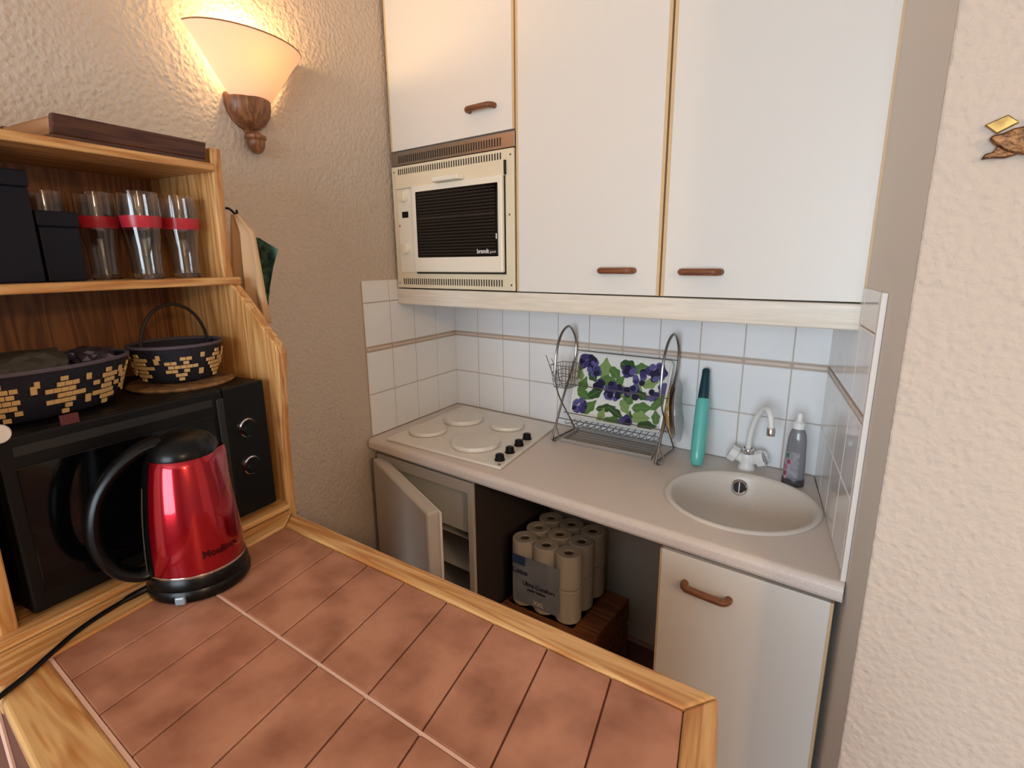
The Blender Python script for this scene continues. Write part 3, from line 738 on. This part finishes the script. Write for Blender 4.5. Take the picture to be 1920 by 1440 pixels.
OSN = isect(ON, nd, Vector((S0.x, S0.y)), sd)
bo = Vector(((FLc+NRc)/2).to_3d()); bo.z = 0
bar = thing('tiled_bar', 'breakfast bar topped with terracotta tiles framed in pine', 'counter', bo)
def Bp(p, z=0): return (p[0]-bo.x, p[1]-bo.y)
SA = Vector((S0.x, S0.y))
def bprism(nm, quad, z0, z1, m, par=bar, bev=.003, bs=2): return MB().prism([Bp(q) for q in quad], z0, z1).build(nm, m, par, bevel=bev, bseg=bs)
bprism('substrate', [FLc, FRc, NRc, NLc], BH-.045, BH-.004, m_jdark, bev=0)
aF = math.atan2((OB-OA).y, (OB-OA).x)
m_railx = wood('pine_rail_x', PINE1, PINE2, 0, 13, .4, rot=aF)
m_raily = wood('pine_rail_y', PINE1, PINE2, 1, 13, .4, rot=math.radians(15))
bprism('edge_rail', [OA, OB, FRc, FLc], BH-.05, BH+.003, m_railx, bev=.006, bs=3)
bprism('edge_rail', [OB, ONR, NRc, FRc], BH-.05, BH+.003, m_raily, bev=.006, bs=3)
bprism('edge_rail', [OSL, ONR, NRc, NLc], BH-.03, BH+.003, m_railx, bev=.006, bs=3)
bprism('edge_rail', [SA+Vector((.002, .01)), OA-Vector((.0, .002)), FLc, NLc, OSL, OSN], BH-.05, BH+.004, m_raily, bev=.004)
fB = .487
for i in range(9):
    f0, f1 = Vector((farx[i], yfar(farx[i]))), Vector((farx[i+1], yfar(farx[i+1])))
    n0, n1 = Vector((nearx[i], ynear(nearx[i]))), Vector((nearx[i+1], ynear(nearx[i+1])))
    for (ta, tb) in ((0.004, fB-.006), (fB+.006, .986)):
        g = .0012
        qa, qb = f0.lerp(n0, ta), f1.lerp(n1, ta); qc, qd = f1.lerp(n1, tb), f0.lerp(n0, tb)
        ex_ = (qb-qa).normalized()*g
        bprism('tile', [qa+ex_, qb-ex_, qc-ex_, qd+ex_], BH-.006, BH+random.uniform(-.0003, .0003), m_terra, bev=.0022)
mA, mB_ = FLc.lerp(NLc, fB), FRc.lerp(NRc, fB); dd = (NLc-FLc).normalized()*.0026
bprism('grout_line', [mA-dd, mB_-dd, mB_+dd, mA+dd], BH-.005, BH-.0008, m_jlight, bev=0)
a_, b_2 = FLc.lerp(NLc, .988), FRc.lerp(NRc, .988)
bprism('grout_line', [a_, b_2, NRc, NLc], BH-.005, BH-.0006, m_jlight, bev=0)
# supports under the top, plus an unseen panel added to block window light
bprism('apron', [OA+Vector((.03, -.03)), OB+Vector((-.03, -.03)), OB+Vector((-.03, -.05)), OA+Vector((.03, -.05))], BH-.12, BH-.05, m_railx)
bprism('light_block_panel', [OSL+Vector((.02, .16)), ONR+Vector((-.06, .16)), ONR+Vector((-.06, .178)), OSL+Vector((.02, .178))], .0, BH-.046, m_pineZ)
for P in (OB+Vector((-.055, -.06)), ONR+Vector((-.065, .14))):
    bprism('leg', [P+Vector((-.025, -.025)), P+Vector((.025, -.025)), P+Vector((.025, .025)), P+Vector((-.025, .025))], 0, BH-.05, m_pineZ)

# ------------------------------------------------------------------ pine shelf unit on the left wall (local x = depth outwards, y = along towards the kitchen)
shrz = math.atan2(-sd.y, -sd.x)-PI/2
SO = Vector((S0.x, S0.y, 0))
shelf = thing('shelf_unit', 'open pine shelf unit with scalloped side panel against the left wall', 'shelf', SO, shrz)
nS = Vector((math.cos(shrz), math.sin(shrz), 0)); sS = Vector((sd.x, sd.y, 0))
def onS(u, v, s):            # -> (depth, s, z) on plane s = const
    p = pplane(u, v, SO+sS*s, sS); return Vector(((p-SO).dot(nS), (p-SO).dot(sS), p.z))
def onD(u, v, q):
    p = pplane(u, v, SO+nS*q, nS); return Vector(((p-SO).dot(nS), (p-SO).dot(sS), p.z))
def toW(q, s, z): return SO+nS*q+sS*s+Vector((0, 0, z))
def z_(r): return CT+r
DB = -.395
cur = [(0, 0), (-.002, z_(.09)), (.006, z_(.29)), (.016, z_(.40)), (.024, z_(.455)), (.026, z_(.485)), (.016, z_(.508)), (-.006, z_(.532)), (-.026, z_(.552)), (-.045, z_(.578)), (-.06, z_(.592)), (-.084, z_(.618)), (-.112, z_(.645)), (-.138, z_(.665)), (-.142, z_(.70)), (-.138, z_(.82)), (-.130, z_(.968))]
for s0, zlow in ((-.035, 0), (.545, z_(.06))):
    pts = [(q, -s0, max(z, zlow)) for q, z in cur]+[(DB, -s0, z_(.968)), (DB, -s0, zlow)]
    MB().extr(pts, (0, -.025, 0)).build('side_panel', m_pineZ, shelf, bevel=.003)
ins0, ins1 = -.009, .544
m_brown = mat('brown_panel', srgb(112, 70, 56), .5, mottle=(8, srgb(88, 52, 42), .8))
MB().box(DB, -.03, -.570, -.545, .0, z_(.058)).build('lower_side_panel', m_brown, shelf)
sa, sb = onS(0, 1340, .571), onS(28, 1440, .571); sdn = (sb-sa).normalized(); sa = sa-sdn*.3; sb = sb+sdn*.5
MB().extr([(sa.x-.012, -.5705, sa.z), (sa.x+.006, -.5705, sa.z), (sb.x+.006, -.5705, sb.z), (sb.x-.012, -.5705, sb.z)], (0, -.004, 0)).build('pale_edge_strip', m_jlight, shelf)
MB().box(DB, DB+.008, -ins1, -ins0, 0, z_(.93)).build('back_panel', wood('back_panel_wood', srgb(158, 104, 62), srgb(118, 72, 40), 2, 13, .5), shelf)
MB().box(DB+.009, -.122, -ins1, -ins0, z_(.913), z_(.931)).build('top_board', m_pineY, shelf, bevel=.003)
MB().prism([(DB+.009, -ins1), (DB+.009, -ins0), (-.138, -ins0), (-.138, .036), (-.112, .036), (-.112, -ins1)], z_(.650), z_(.668)).build('middle_board', m_pineY, shelf, bevel=.003)
MB().box(DB+.009, -.004, -ins1, -ins0, z_(.072), z_(.094)).build('lower_board', m_pineY, shelf, bevel=.002)
MB().box(-.003, .028, -ins1-.1, -.006, z_(.0855), z_(.099)).build('base_moulding', m_pineY, shelf, bevel=.004, bseg=3)

# microwave
mz0, mz1 = z_(.0945), z_(.424)
mw = thing('microwave', 'black microwave with two chrome-ringed dials inside the pine shelf', 'microwave', toW(-.19, .27, mz0), shrz)
def mwb(nm, q0, q1, s0, s1, z0, z1, m, par=mw, bev=.003): return MB().box(q0+.19, q1+.19, .27-s1, .27-s0, z0-mz0, z1-mz0).build(nm, m, par, bevel=bev)
mwb('body', -.365, -.030, .014, .520, mz0+.008, mz1, m_black, bev=.006)
for q in (-.33, -.07):
    for s in (.04, .47): mwb('foot', q, q+.03, s, s+.03, mz0, mz0+.009, m_black)
mwb('control_panel', -.030, -.010, .014, .122, mz0+.008, mz1, mat('microwave_panel', srgb(10, 10, 11), .4, spec=.3), bev=.004)
md = mwb('door', -.030, -.008, .124, .520, mz0+.008, mz1, m_black, bev=.005)
mwb('door_glass', -.009, -.006, .150, .50, mz0+.035, mz1-.055, m_blackg, md, bev=.002)
mwb('handle_strip', -.009, -.003, .126, .142, mz0+.02, mz1-.02, mat('mw_handle', srgb(34, 33, 33), .35), md, bev=.002)
mwb('top_vent', -.009, -.0065, .15, .50, mz1-.035, mz1-.018, mat('mw_vent', srgb(30, 29, 28), .6), md, bev=.001)
Mx = Matrix.Rotation(PI/2, 3, 'Y')
for (u, v) in ((466, 802), (474, 872)):
    P = onD(u, v, -.004); c = (P.x+.19-.006, .27-P.y, P.z-mz0)
    kn = MB().lathe([(.0, .018), (.017, .018), (.018, .016), (.019, 0)], c=c, seg=28, M=Mx).build('dial', m_black, mw, smooth=True)
    MB().lathe([(.0186, .0), (.0232, .0), (.0232, .005), (.021, .0075), (.0186, .0065)], c=c, seg=32, M=Mx).build('chrome_ring', m_chrome, kn, smooth=True)
    for k in range(7):
        a = PI*(.9-.3*k)
        t_ = MB().box(-.0004, .0006, -.0012, .0012, -.0022, .0022).build('tick_mark', m_print, mw); t_.location = (c[0]-.003, c[1]-.030*math.cos(a), c[2]+.030*math.sin(a))
P = onD(0, 815, -.002)
MB().lathe([(0, .004), (.014, .004), (.016, .001), (.016, 0)], c=(P.x+.19-.004, .27-P.y, P.z-mz0), seg=24, M=Mx).build('round_badge', m_white, mw, smooth=True)['label'] = 'white round disc at the left of the microwave front'
P = onD(133, 786, -.002)
MB().box(-.003, .0, -.014, .014, -.009, .009).build('small_sticker', mat('sticker_maroon', srgb(86, 34, 36), .4), mw).location = (P.x+.19-.004, .27-P.y, P.z-mz0)

# ------------------------------------------------------------------ woven baskets on the microwave
m_weave = mat('navy_weave', srgb(24, 24, 38), .7, bump=(160, .5, .003)); m_cream = mat('cream_weave', srgb(214, 176, 120), .65, bump=(200, .3, .002)); m_tan = mat('tan_weave', srgb(168, 122, 70), .7, bump=(120, .5, .003))
def basket(name, label, q, s, z0, rq, rs, h, seed, handle=False):
    t = thing(name, label, 'basket', toW(q, s, z0), shrz)
    prof = [(0, .004), (.76, .004), (.82, .012), (.9, h*.5), (1.0, h), (.97, h), (.87, h*.5), (.79, .016), (.7, .009), (0, .009)]
    MB().lathe(prof, seg=40, sx=rq, sy=rs).build('body', m_weave, t, smooth=True)
    MB().tube([(rq*math.cos(a), rs*math.sin(a), h) for a in [2*PI*i/48 for i in range(48)]], .004, 6, closed=True).build('rim', mat('rim_weave', srgb(84, 74, 84), .7), t, smooth=True)
    rn = random.Random(seed); st = MB()
    def block(a, z, wd, ht):
        f = .82+(.18)*(z/h)
        x, y = rq*f*math.cos(a), rs*f*math.sin(a)
        n = Vector((math.cos(a)/rq, math.sin(a)/rs, -.1)).normalized(); tg = Vector((-math.sin(a)*rq, math.cos(a)*rs, 0)).normalized(); up = Vector((n.x*.3, n.y*.3, 1)).normalized()
        c = Vector((x, y, z)); st.extr([c-tg*wd/2-up*ht/2+n*.0005, c+tg*wd/2-up*ht/2+n*.0005, c+tg*wd/2+up*ht/2+n*.0005, c-tg*wd/2+up*ht/2+n*.0005], n*.0035)
    bw, bh_ = .013, h*.105
    per = .30
    a = -PI*.78; flip = 0
    while a < PI*.78:
        loc_r = math.hypot(rq*math.sin(a), rs*math.cos(a)); da = bw/loc_r
        for r_i, xs in enumerate(([2], [1, 2, 3], [0, 1, 2, 3], [0, 1, 2, 3, 4], [0, 1, 2, 3], [1, 2, 3], [2])):
            for x in xs:
                if rn.random() < .12: continue
                block(a+(x-2+(.5 if r_i % 2 else 0))*da, h*.14+r_i*bh_*1.05, bw*.86, bh_*.86)
        block(a+3.6*da, h*(.3+.35*flip), bw*.7, bh_*1.6); block(a-3.3*da, h*.75, bw*.6, bh_*1.3)
        flip = 1-flip
        a += da*7.2
    o = st.build('woven_pattern', m_cream, t); o['kind'] = 'stuff'
    if handle:
        MB().tube([(0, rs*.8*math.cos(b), h*.9+handle*math.sin(b)) for b in [PI*i/20 for i in range(21)]], .004, 8).build('hoop_handle', mat('dark_hoop', srgb(30, 18, 14), .6), t, smooth=True)
    return t
MT = mz1
basket('woven_basket', 'larger dark navy woven basket with cream pattern, full of packets, at left', -.165, .415, MT, .118, .182, .094, 3)
mat_t = MB().lathe([(0, .0), (.108, .0), (.112, .004), (.108, .008), (0, .009)], seg=40).build('woven_mat', mat('mat_weave', srgb(150, 108, 62), .75, bump=(90, .8, .004), mottle=(40, srgb(52, 36, 24), .9)), None, smooth=True)
mat_t.location = toW(-.155, .122, MT); mat_t.rotation_euler = (0, 0, shrz); tag(mat_t, 'round tan woven mat under the smaller basket on the microwave', 'mat')
basket('woven_basket', 'smaller dark navy woven basket with hoop handle on a tan mat', -.175, .112, MT+.009, .094, .098, .085, 5, handle=.10)
# packets in the larger basket
def lump(name, label, q, s, z, sx, sy, sz, m, seed, rough=.18):
    bm = bmesh.new(); bmesh.ops.create_icosphere(bm, subdivisions=3, radius=1)
    rn = random.Random(seed); ph = [rn.uniform(0, 6) for _ in range(6)]
    for v in bm.verts:
        c = v.co; k = 1+rough*(math.sin(5*c.x+ph[0])*math.cos(6*c.y+ph[1])+.6*math.sin(11*c.z+7*c.x+ph[2]))
        v.co = Vector((max(-.8, min(.8, c.x))*sx*k*1.2, max(-.8, min(.8, c.y))*sy*k*1.2, max(-.75, min(.75, c.z))*sz*k*1.2))
    me = bpy.data.meshes.new(name); bm.to_mesh(me); bm.free(); me.materials.append(m)
    return tag(link(name, me, None, toW(q, s, z), shrz), label, 'packet', 'packets in the larger basket')
lump('food_packet', 'dull dark grey packet in the larger basket', -.17, .405, MT+.085, .055, .066, .034, mat('packet_grey', srgb(66, 60, 50), .6), 2, .08)
lump('food_packet', 'shiny crumpled clear packet at the right of the larger basket', -.16, .298, MT+.080, .045, .034, .03, mat('foil_dark', srgb(96, 88, 100), .15, .7), 5, .22)
lump('food_packet', 'small green packet at the left of the larger basket', -.15, .505, MT+.078, .045, .026, .03, mat('packet_green', srgb(60, 78, 40), .5), 9, .1)

# ------------------------------------------------------------------ upper shelf: glasses and navy boxes
m_glass = mat('clear_glass', srgb(250, 250, 250), .02, trans=1, ior=1.45); m_red = mat('red_band_print', srgb(176, 40, 52), .3)
ZS = z_(.668)
glass_prof = [(.0, .003), (.026, .003), (.027, .0), (.0285, .006), (.028, .03), (.030, .07), (.036, .11), (.040, .135), (.0395, .160), (.0385, .188), (.0372, .188), (.0380, .160), (.0384, .135), (.0343, .11), (.0283, .07), (.0263, .03), (.0262, .012), (.0, .010)]
me_g = MB().lathe(glass_prof, seg=32).mesh('glass_body', m_glass, smooth=True)
me_b = MB().lathe([(.0376, .112), (.0398, .124), (.0406, .132), (.0408, .137)], seg=32).mesh('red_band', m_red, smooth=True)
gl_lab = ['drinking glass with red band nearest the right panel of the shelf', 'drinking glass with red band, second from the right panel', 'drinking glass with red band, in the rear behind the second glass', 'drinking glass mostly hidden behind the shorter navy box', 'dim drinking glass with red band, beside the shorter navy box']
for (q, s), lb_ in zip(((-.20, .043), (-.195, .135), (-.30, .085), (-.345, .245), (-.285, .178)), gl_lab):
    t = thing('drinking_glass', lb_, 'glass', toW(q, s, ZS), shrz, 'glasses on the upper shelf')
    link('glass_body', me_g, t); link('red_band', me_b, t)
m_navy = mat('navy_card', srgb(9, 11, 26), .55, spec=.3)
def navybox(label, q0, q1, s0, s1, h, tilt):
    t = thing('storage_box', label, 'box', toW((q0+q1)/2, (s0+s1)/2, ZS), shrz+tilt, 'navy boxes on the upper shelf')
    MB().box(-(q1-q0)/2, (q1-q0)/2, -(s1-s0)/2, (s1-s0)/2, 0.0003, h-.03).build('box_base', m_navy, t, bevel=.003)
    MB().box(-(q1-q0)/2-.002, (q1-q0)/2+.002, -(s1-s0)/2-.002, (s1-s0)/2+.002, h-.03, h).build('lid', m_navy, t, bevel=.003)
navybox('taller dark navy box at the left of the upper shelf', -.34, -.17, onD(66, 420, -.17).y, .538, .205, 0)
navybox('shorter dark navy box beside the taller one on the upper shelf', -.29, -.18, onD(152, 450, -.18).y, onD(66, 420, -.17).y-.008, .136, 0)
# dark wooden tray on top
tz = z_(.9315)
q0, q1, s0, s1 = -.33, -.135, .002, .300
tt = thing('wooden_tray', 'dark brown wooden tray lying on top of the pine shelf', 'tray', toW((q0+q1)/2, (s0+s1)/2, tz), shrz)
hq, hs = (q1-q0)/2, (s1-s0)/2
MB().box(-hq, hq, -hs, hs, 0.0003, .008).build('tray_base', m_darkwood, tt)
MB().extr([(hq-.014, -hs, .008), (hq, -hs, .008), (hq+.01, -hs, .044), (hq-.004, -hs, .044)], (0, 2*hs, 0)).build('long_side', m_darkwood, tt, bevel=.003)
MB().extr([(-hq+.014, -hs, .008), (-hq, -hs, .008), (-hq-.01, -hs, .044), (-hq+.004, -hs, .044)], (0, 2*hs, 0)).build('long_side', m_darkwood, tt, bevel=.003)
m_tanw = wood('tray_end_wood', srgb(188, 138, 92), srgb(160, 108, 66), 0, 14, .4)
for sg in (-1, 1):
    MB().extr([(-hq+.014, sg*hs, .008), (hq-.014, sg*hs, .008), (hq-.005, sg*hs, .04), (-hq+.005, sg*hs, .04)], (0, -sg*.014, 0)).build('short_side', m_tanw if sg < 0 else m_darkwood, tt, bevel=.002)

# ------------------------------------------------------------------ cloths and pennant behind the shelf side
m_cloth = mat('beige_cloth', srgb(196, 160, 120), .9, bump=(300, .2, .001))
def cloth(name, label, cat, pix, s, m, folds, amp, rows=16, cols=14):
    """pix = list of (uleft, uright, v) rows top to bottom"""
    pts = []
    for i in range(rows+1):
        t = i/rows*(len(pix)-1); k = min(int(t), len(pix)-2); f = t-k
        a = [pix[k][j]*(1-f)+pix[k+1][j]*f for j in range(3)]
        A, B = onS(a[0], a[2], s), onS(a[1], a[2], s)
        for j in range(cols+1):
            p = A.lerp(B, j/cols); p.y += amp*math.sin(folds*PI*j/cols)*(.4+.6*i/rows)
            pts.append(toW(p.x, p.y, p.z))
    c0 = pts[0].copy()
    fs = [[i*(cols+1)+j, i*(cols+1)+j+1, (i+1)*(cols+1)+j+1, (i+1)*(cols+1)+j] for i in range(rows) for j in range(cols)]
    o = MB().add([p-c0 for p in pts], fs).build(name, m, None, smooth=True); o.location = c0
    md_ = o.modifiers.new('thickness', 'SOLIDIFY'); md_.thickness = .002; md_.offset = 0
    return tag(o, label, cat)
cloth('hanging_cloth', 'beige folded cloth hanging behind the shelf side panel', 'cloth', [(436, 448, 402), (434, 478, 436), (436, 490, 500), (440, 500, 560), (446, 510, 606)], -.075, m_cloth, 5, .014)
MB_h = MB().tube(smoothcurve([toW(onS(440, 404, -.075).x, -.036, onS(440, 404, -.075).z+.012), toW(onS(440, 404, -.075).x, -.06, onS(440, 404, -.075).z+.016), toW(onS(440, 404, -.075).x, -.08, onS(440, 404, -.075).z+.002), toW(onS(440, 404, -.075).x, -.082, onS(440, 404, -.075).z+.014)], 4), .003, 8).build('cloth_hook', m_black, None, smooth=True)
tag(MB_h, 'small black hook on the outer face of the shelf side panel', 'hook')
m_green = mat('dark_green_print', srgb(16, 40, 36), .6, mottle=(45, srgb(84, 128, 112), .8))
cloth('pot_holder', 'dark green patterned pot holder hanging beside the beige cloth', 'pot holder', [(480, 484, 446), (482, 521, 468), (486, 512, 500), (490, 506, 535), (496, 500, 577)], -.13, m_green, 2, .006)

# ------------------------------------------------------------------ kettle
KO = pz(378, 1083, BH); KO.z = BH
kt = thing('electric_kettle', 'glossy red electric kettle with black lid and handle on the tiled bar', 'kettle', KO)
m_kred = mat('metallic_red', srgb(164, 9, 28), .17, .75, coat=.6); m_kblk = mat('kettle_black', srgb(7, 7, 8), .28, spec=.3)
sdir = math.atan2(CR.y, CR.x)          # spout towards image right
def kl(prof, nm, m, a0=0, a1=2*PI, seg=48, par=kt, spout=0, off=0):
    o = MB(); n = len(prof)
    o.lathe([(r*.9+off, z) for r, z in prof], seg=seg, a0=a0, a1=a1)
    if spout:
        zs = max(z for _, z in prof)
        for v in o.v:
            a = math.atan2(v.y, v.x)-sdir-.72; a = (a+PI) % (2*PI)-PI
            k = max(0, 1-abs(a)/.42)**1.3*max(0, 1-(zs-v.z)/.075)
            rr0 = math.hypot(v.x, v.y)
            if rr0 > 1e-4: v.x *= 1+spout*k/rr0; v.y *= 1+spout*k/rr0
    return o.build(nm, m, par, smooth=True)
pb = kl([(0, .001), (.097, .001), (.1015, .006), (.102, .018), (.098, .0245), (0, .0245)], 'power_base', m_kblk)
kl([(.0, .026), (.0985, .026), (.0995, .032), (.0965, .046), (.094, .05)], 'lower_ring', m_kblk)
bp_ = [(.0945, .050), (.0945, .056), (.0935, .085), (.0905, .13), (.0855, .175), (.0785, .22), (.0705, .255), (.066, .268), (.064, .27)]
body = kl(bp_, 'red_body', m_kred, spout=.018)
kl([(.0955, .048), (.0962, .050), (.0955, .0525)], 'chrome_line', m_chrome)
kl([(.0655, .268), (.066, .273), (.061, .286), (.047, .300), (.025, .309), (0, .312)], 'lid', m_kblk, spout=.012)
hd = sdir+PI+.72
kl([(r+.0015, z) for r, z in bp_[:-1]], 'handle_strip', m_kblk, hd-.45, hd+.40, 14)
hv = Vector((math.cos(hd), math.sin(hd), 0)); zv = Vector((0, 0, 1))
hp = smoothcurve([hv*.03+zv*.298, hv*.065+zv*.290, hv*.105+zv*.262, hv*.137+zv*.218, hv*.151+zv*.165, hv*.149+zv*.115, hv*.13+zv*.072, hv*.1+zv*.05, hv*.078+zv*.05], 6)
hn = MB().tube(hp, .0155, 12, sq=(.85, 1.2)).build('handle', m_kblk, kt, smooth=True)
kl([(r+.003, z) for r, z in bp_[1:6]], 'water_gauge', mat('gauge_smoke', srgb(92, 76, 62), .15, trans=.3), hd+.12, hd+.22, 4)
o = MB().box(-.004, .01, -.009, .009, .004, .02).build('switch', mat('switch_grey', srgb(130, 140, 150), .2, coat=.5), pb, bevel=.003)
fa = math.atan2(CP.y-KO.y, CP.x-KO.x)-.42
o.location = (math.cos(fa)*.088, math.sin(fa)*.088, 0); o.rotation_euler = (0, 0, fa)
tm = text_mesh('Moulinex', .019, mat('kettle_print', srgb(70, 8, 16), .4), .0002, .0002)
ta = math.atan2(CP.y-KO.y, CP.x-KO.x)+.50
for v in tm.vertices:
    z = .088+v.co.y; rad = .9*(.0935-(z-.085)*.067)+.002; a = ta+v.co.x/.083
    v.co = (rad*math.cos(a), rad*math.sin(a), z)
link('lettering', tm, body)
cp = [pz(u, v, BH+.0075)-KO for u, v in ((278, 1106), (240, 1122), (190, 1152), (140, 1187), (95, 1226), (50, 1266), (0, 1306))]
cp[0].z = .012
lastv = cp[-1]-cp[-2]
cp += [cp[-1]+lastv*.5+zv*-.006, cp[-1]+lastv*.9+zv*-.06, cp[-1]+lastv*1.0+zv*-.2, cp[-1]+lastv*1.0+zv*-.6]
MB().tube(smoothcurve(cp, 5), [.0065]*6+[.0042]*(len(smoothcurve(cp, 5))-6), 8).build('power_cord', m_kblk, kt, smooth=True)

# ------------------------------------------------------------------ wall lamp
nL = Vector((1, SL, 0)).normalized()    # outwards from the left wall
LY = -1.005
LO = Vector((xl(LY), LY, 0))
LR = math.atan2(nL.y, nL.x)
lp = thing('wall_lamp', 'lit half-cone glass wall lamp on a turned wooden bracket', 'lamp', LO, LR)
def zl_(r): return CT+r
ZR, ZC = zl_(1.322), zl_(1.172)
mg = bpy.data.materials.new('lamp_opal_glass'); mg.use_nodes = True; nt = mg.node_tree; N = nt.nodes; L_ = nt.links
out = N['Material Output']; pb_ = N['Principled BSDF']; pb_.inputs['Base Color'].default_value = srgb(250, 226, 196); pb_.inputs['Roughness'].default_value = .35
tr_ = N.new('ShaderNodeBsdfTranslucent'); tr_.inputs['Color'].default_value = srgb(255, 208, 168)
mx_ = N.new('ShaderNodeMixShader'); mx_.inputs[0].default_value = .16
L_.new(pb_.outputs[0], mx_.inputs[1]); L_.new(tr_.outputs[0], mx_.inputs[2]); L_.new(mx_.outputs[0], out.inputs['Surface'])
pb_.inputs['Emission Color'].default_value = srgb(255, 206, 158); pb_.inputs['Emission Strength'].default_value = .3
dpt = .125
sp_prof = [(.066, ZC), (.078, ZC+.012), (.115, ZC+.062), (.152, ZC+.112), (.181, ZR-.004), (.183, ZR), (.179, ZR), (.148, ZC+.112), (.111, ZC+.064), (.072, ZC+.012), (.060, ZC)]
sh = MB().lathe(sp_prof, c=(0, 0, 0), seg=40, a0=-PI/2, a1=PI/2, sx=dpt/.18).build('glass_shade', mg, lp, smooth=True)
sh.location = (.0165, 0, 0); sh.rotation_euler = (0, 0, .085)
MB().tube([(.1815*dpt/.18*math.cos(a), .1815*math.sin(a), ZR) for a in [-PI/2+PI*i/40 for i in range(41)]], .0022, 6).build('shade_rim', mat('rim_brown', srgb(150, 104, 62), .5), sh, smooth=True)
m_lwood = wood('lamp_turned_wood', srgb(164, 112, 74), srgb(122, 76, 46), 2, 14, .4)
cupp = [(.0, ZC+.004), (.058, ZC+.004), (.068, ZC+.010), (.071, ZC+.002), (.0705, ZC-.02), (.066, ZC-.04), (.052, ZC-.062), (.034, ZC-.076), (.02, ZC-.083), (.015, ZC-.09)]
MB().lathe(cupp, c=(.0008, 0, 0), seg=32, a0=-PI/2, a1=PI/2, sx=.9).build('wooden_cup', m_lwood, lp, smooth=True)
fin = [(.015, ZC-.09), (.018, ZC-.094), (.03, ZC-.098), (.032, ZC-.104), (.03, ZC-.109), (.026, ZC-.112), (.027, ZC-.12), (.023, ZC-.134), (.012, ZC-.147), (0, ZC-.151)]
MB().lathe(fin, c=(.0008+.028, 0, 0), seg=24, sx=.9).build('finial', m_lwood, lp, smooth=True)
MB().lathe([(0, ZC+.006), (.012, ZC+.006), (.013, ZC+.05), (.0, ZC+.052)], c=(.026, 0, 0), seg=16).build('bulb_holder', m_white, lp, smooth=True)
MB().lathe([(0, ZC+.052), (.012, ZC+.054), (.019, ZC+.072), (.020, ZC+.088), (.015, ZC+.106), (0, ZC+.112)], c=(.028, 0, 0), seg=20).build('bulb', mat('bulb_glow', srgb(255, 230, 180), .4, emit=((1, .7, .36, 1), 6)), lp, smooth=True)
pl = bpy.data.lights.new('wall_lamp_light', 'POINT'); pl.energy = 5.4; pl.color = (1, .66, .30); pl.shadow_soft_size = .024
po = bpy.data.objects.new('wall_lamp_light', pl); COL.objects.link(po); po.location = LO+nL*.042+Vector((-.0, -.004, ZR-.012))

# ------------------------------------------------------------------ warm fill lamp added out of view, to warm the left side
clp = Vector((4.3, -2.7, HC))
cl_ = thing('fill_lamp', 'added round opal fill lamp at the ceiling, unseen behind the viewer', 'lamp', clp)
MB().lathe([(0, -.001), (.09, -.001), (.09, -.03), (.085, -.034), (0, -.034)], seg=32).build('ceiling_plate', m_white, cl_, smooth=True)
MB().lathe([(.08, -.034), (.13, -.06), (.14, -.10), (.12, -.14), (.06, -.165), (0, -.17)], seg=32).build('globe', mat('fill_lamp_glow', srgb(255, 235, 205), .4, emit=((1, .74, .46, 1), 4)), cl_, smooth=True)
ql = bpy.data.lights.new('fill_lamp_light', 'POINT'); ql.energy = 74; ql.color = (1, .67, .36); ql.shadow_soft_size = .12
qo = bpy.data.objects.new('fill_lamp_light', ql); COL.objects.link(qo); qo.location = clp+Vector((0, 0, -.32))

# ------------------------------------------------------------------ brass ornament on the right wall
oO = py(1905, 270, YC); oO.y = YC-.001
orn = thing('brass_ornament', 'gilt leaf-shaped ornament hanging on the right-hand wall', 'ornament', oO)
m_gold = mat('aged_gilt', srgb(176, 140, 78), .3, .85, mottle=(40, srgb(96, 64, 36), .8)); m_bronze = mat('bronze_leaf', srgb(126, 84, 48), .38, .75, mottle=(60, srgb(64, 40, 26), .9), bump=(90, .6, .004))
def op(u, v, y=0): p = py(u, v, YC-.002+y)-oO; return p
pl_ = [op(1845, 236), op(1890, 216), op(1912, 230), op(1868, 252)]
MB().extr(pl_, (0, -.006, 0)).build('plate', m_gold, orn, bevel=.0015)
def jag(pts): return [op(u, v) for u, v in pts]
MB().extr(jag([(1853, 262), (1860, 256), (1880, 252), (1900, 243), (1925, 238), (1950, 246), (1962, 262), (1950, 284), (1925, 292), (1900, 290), (1880, 284), (1860, 270)]), (0, -.014, 0)).build('rosette', m_bronze, orn, bevel=.004)
MB().extr(jag([(1838, 301), (1846, 290), (1860, 287), (1868, 276), (1884, 274), (1904, 284), (1920, 286), (1900, 293), (1882, 298), (1860, 298), (1848, 299)]), (0, -.010, 0)).build('leaf', m_bronze, orn, bevel=.002)
MB().extr(jag([(1990, 301), (1980, 290), (1966, 287), (1956, 276), (1940, 274), (1924, 284), (1920, 288), (1930, 293), (1946, 298), (1966, 298), (1980, 299)]), (0, -.010, 0)).build('leaf', m_bronze, orn, bevel=.002)
MB().extr([op(1925, 222), op(1958, 216), op(1990, 238), op(1965, 252), op(1930, 240)], (0, -.005, 0)).build('plate', m_gold, orn, bevel=.0015)
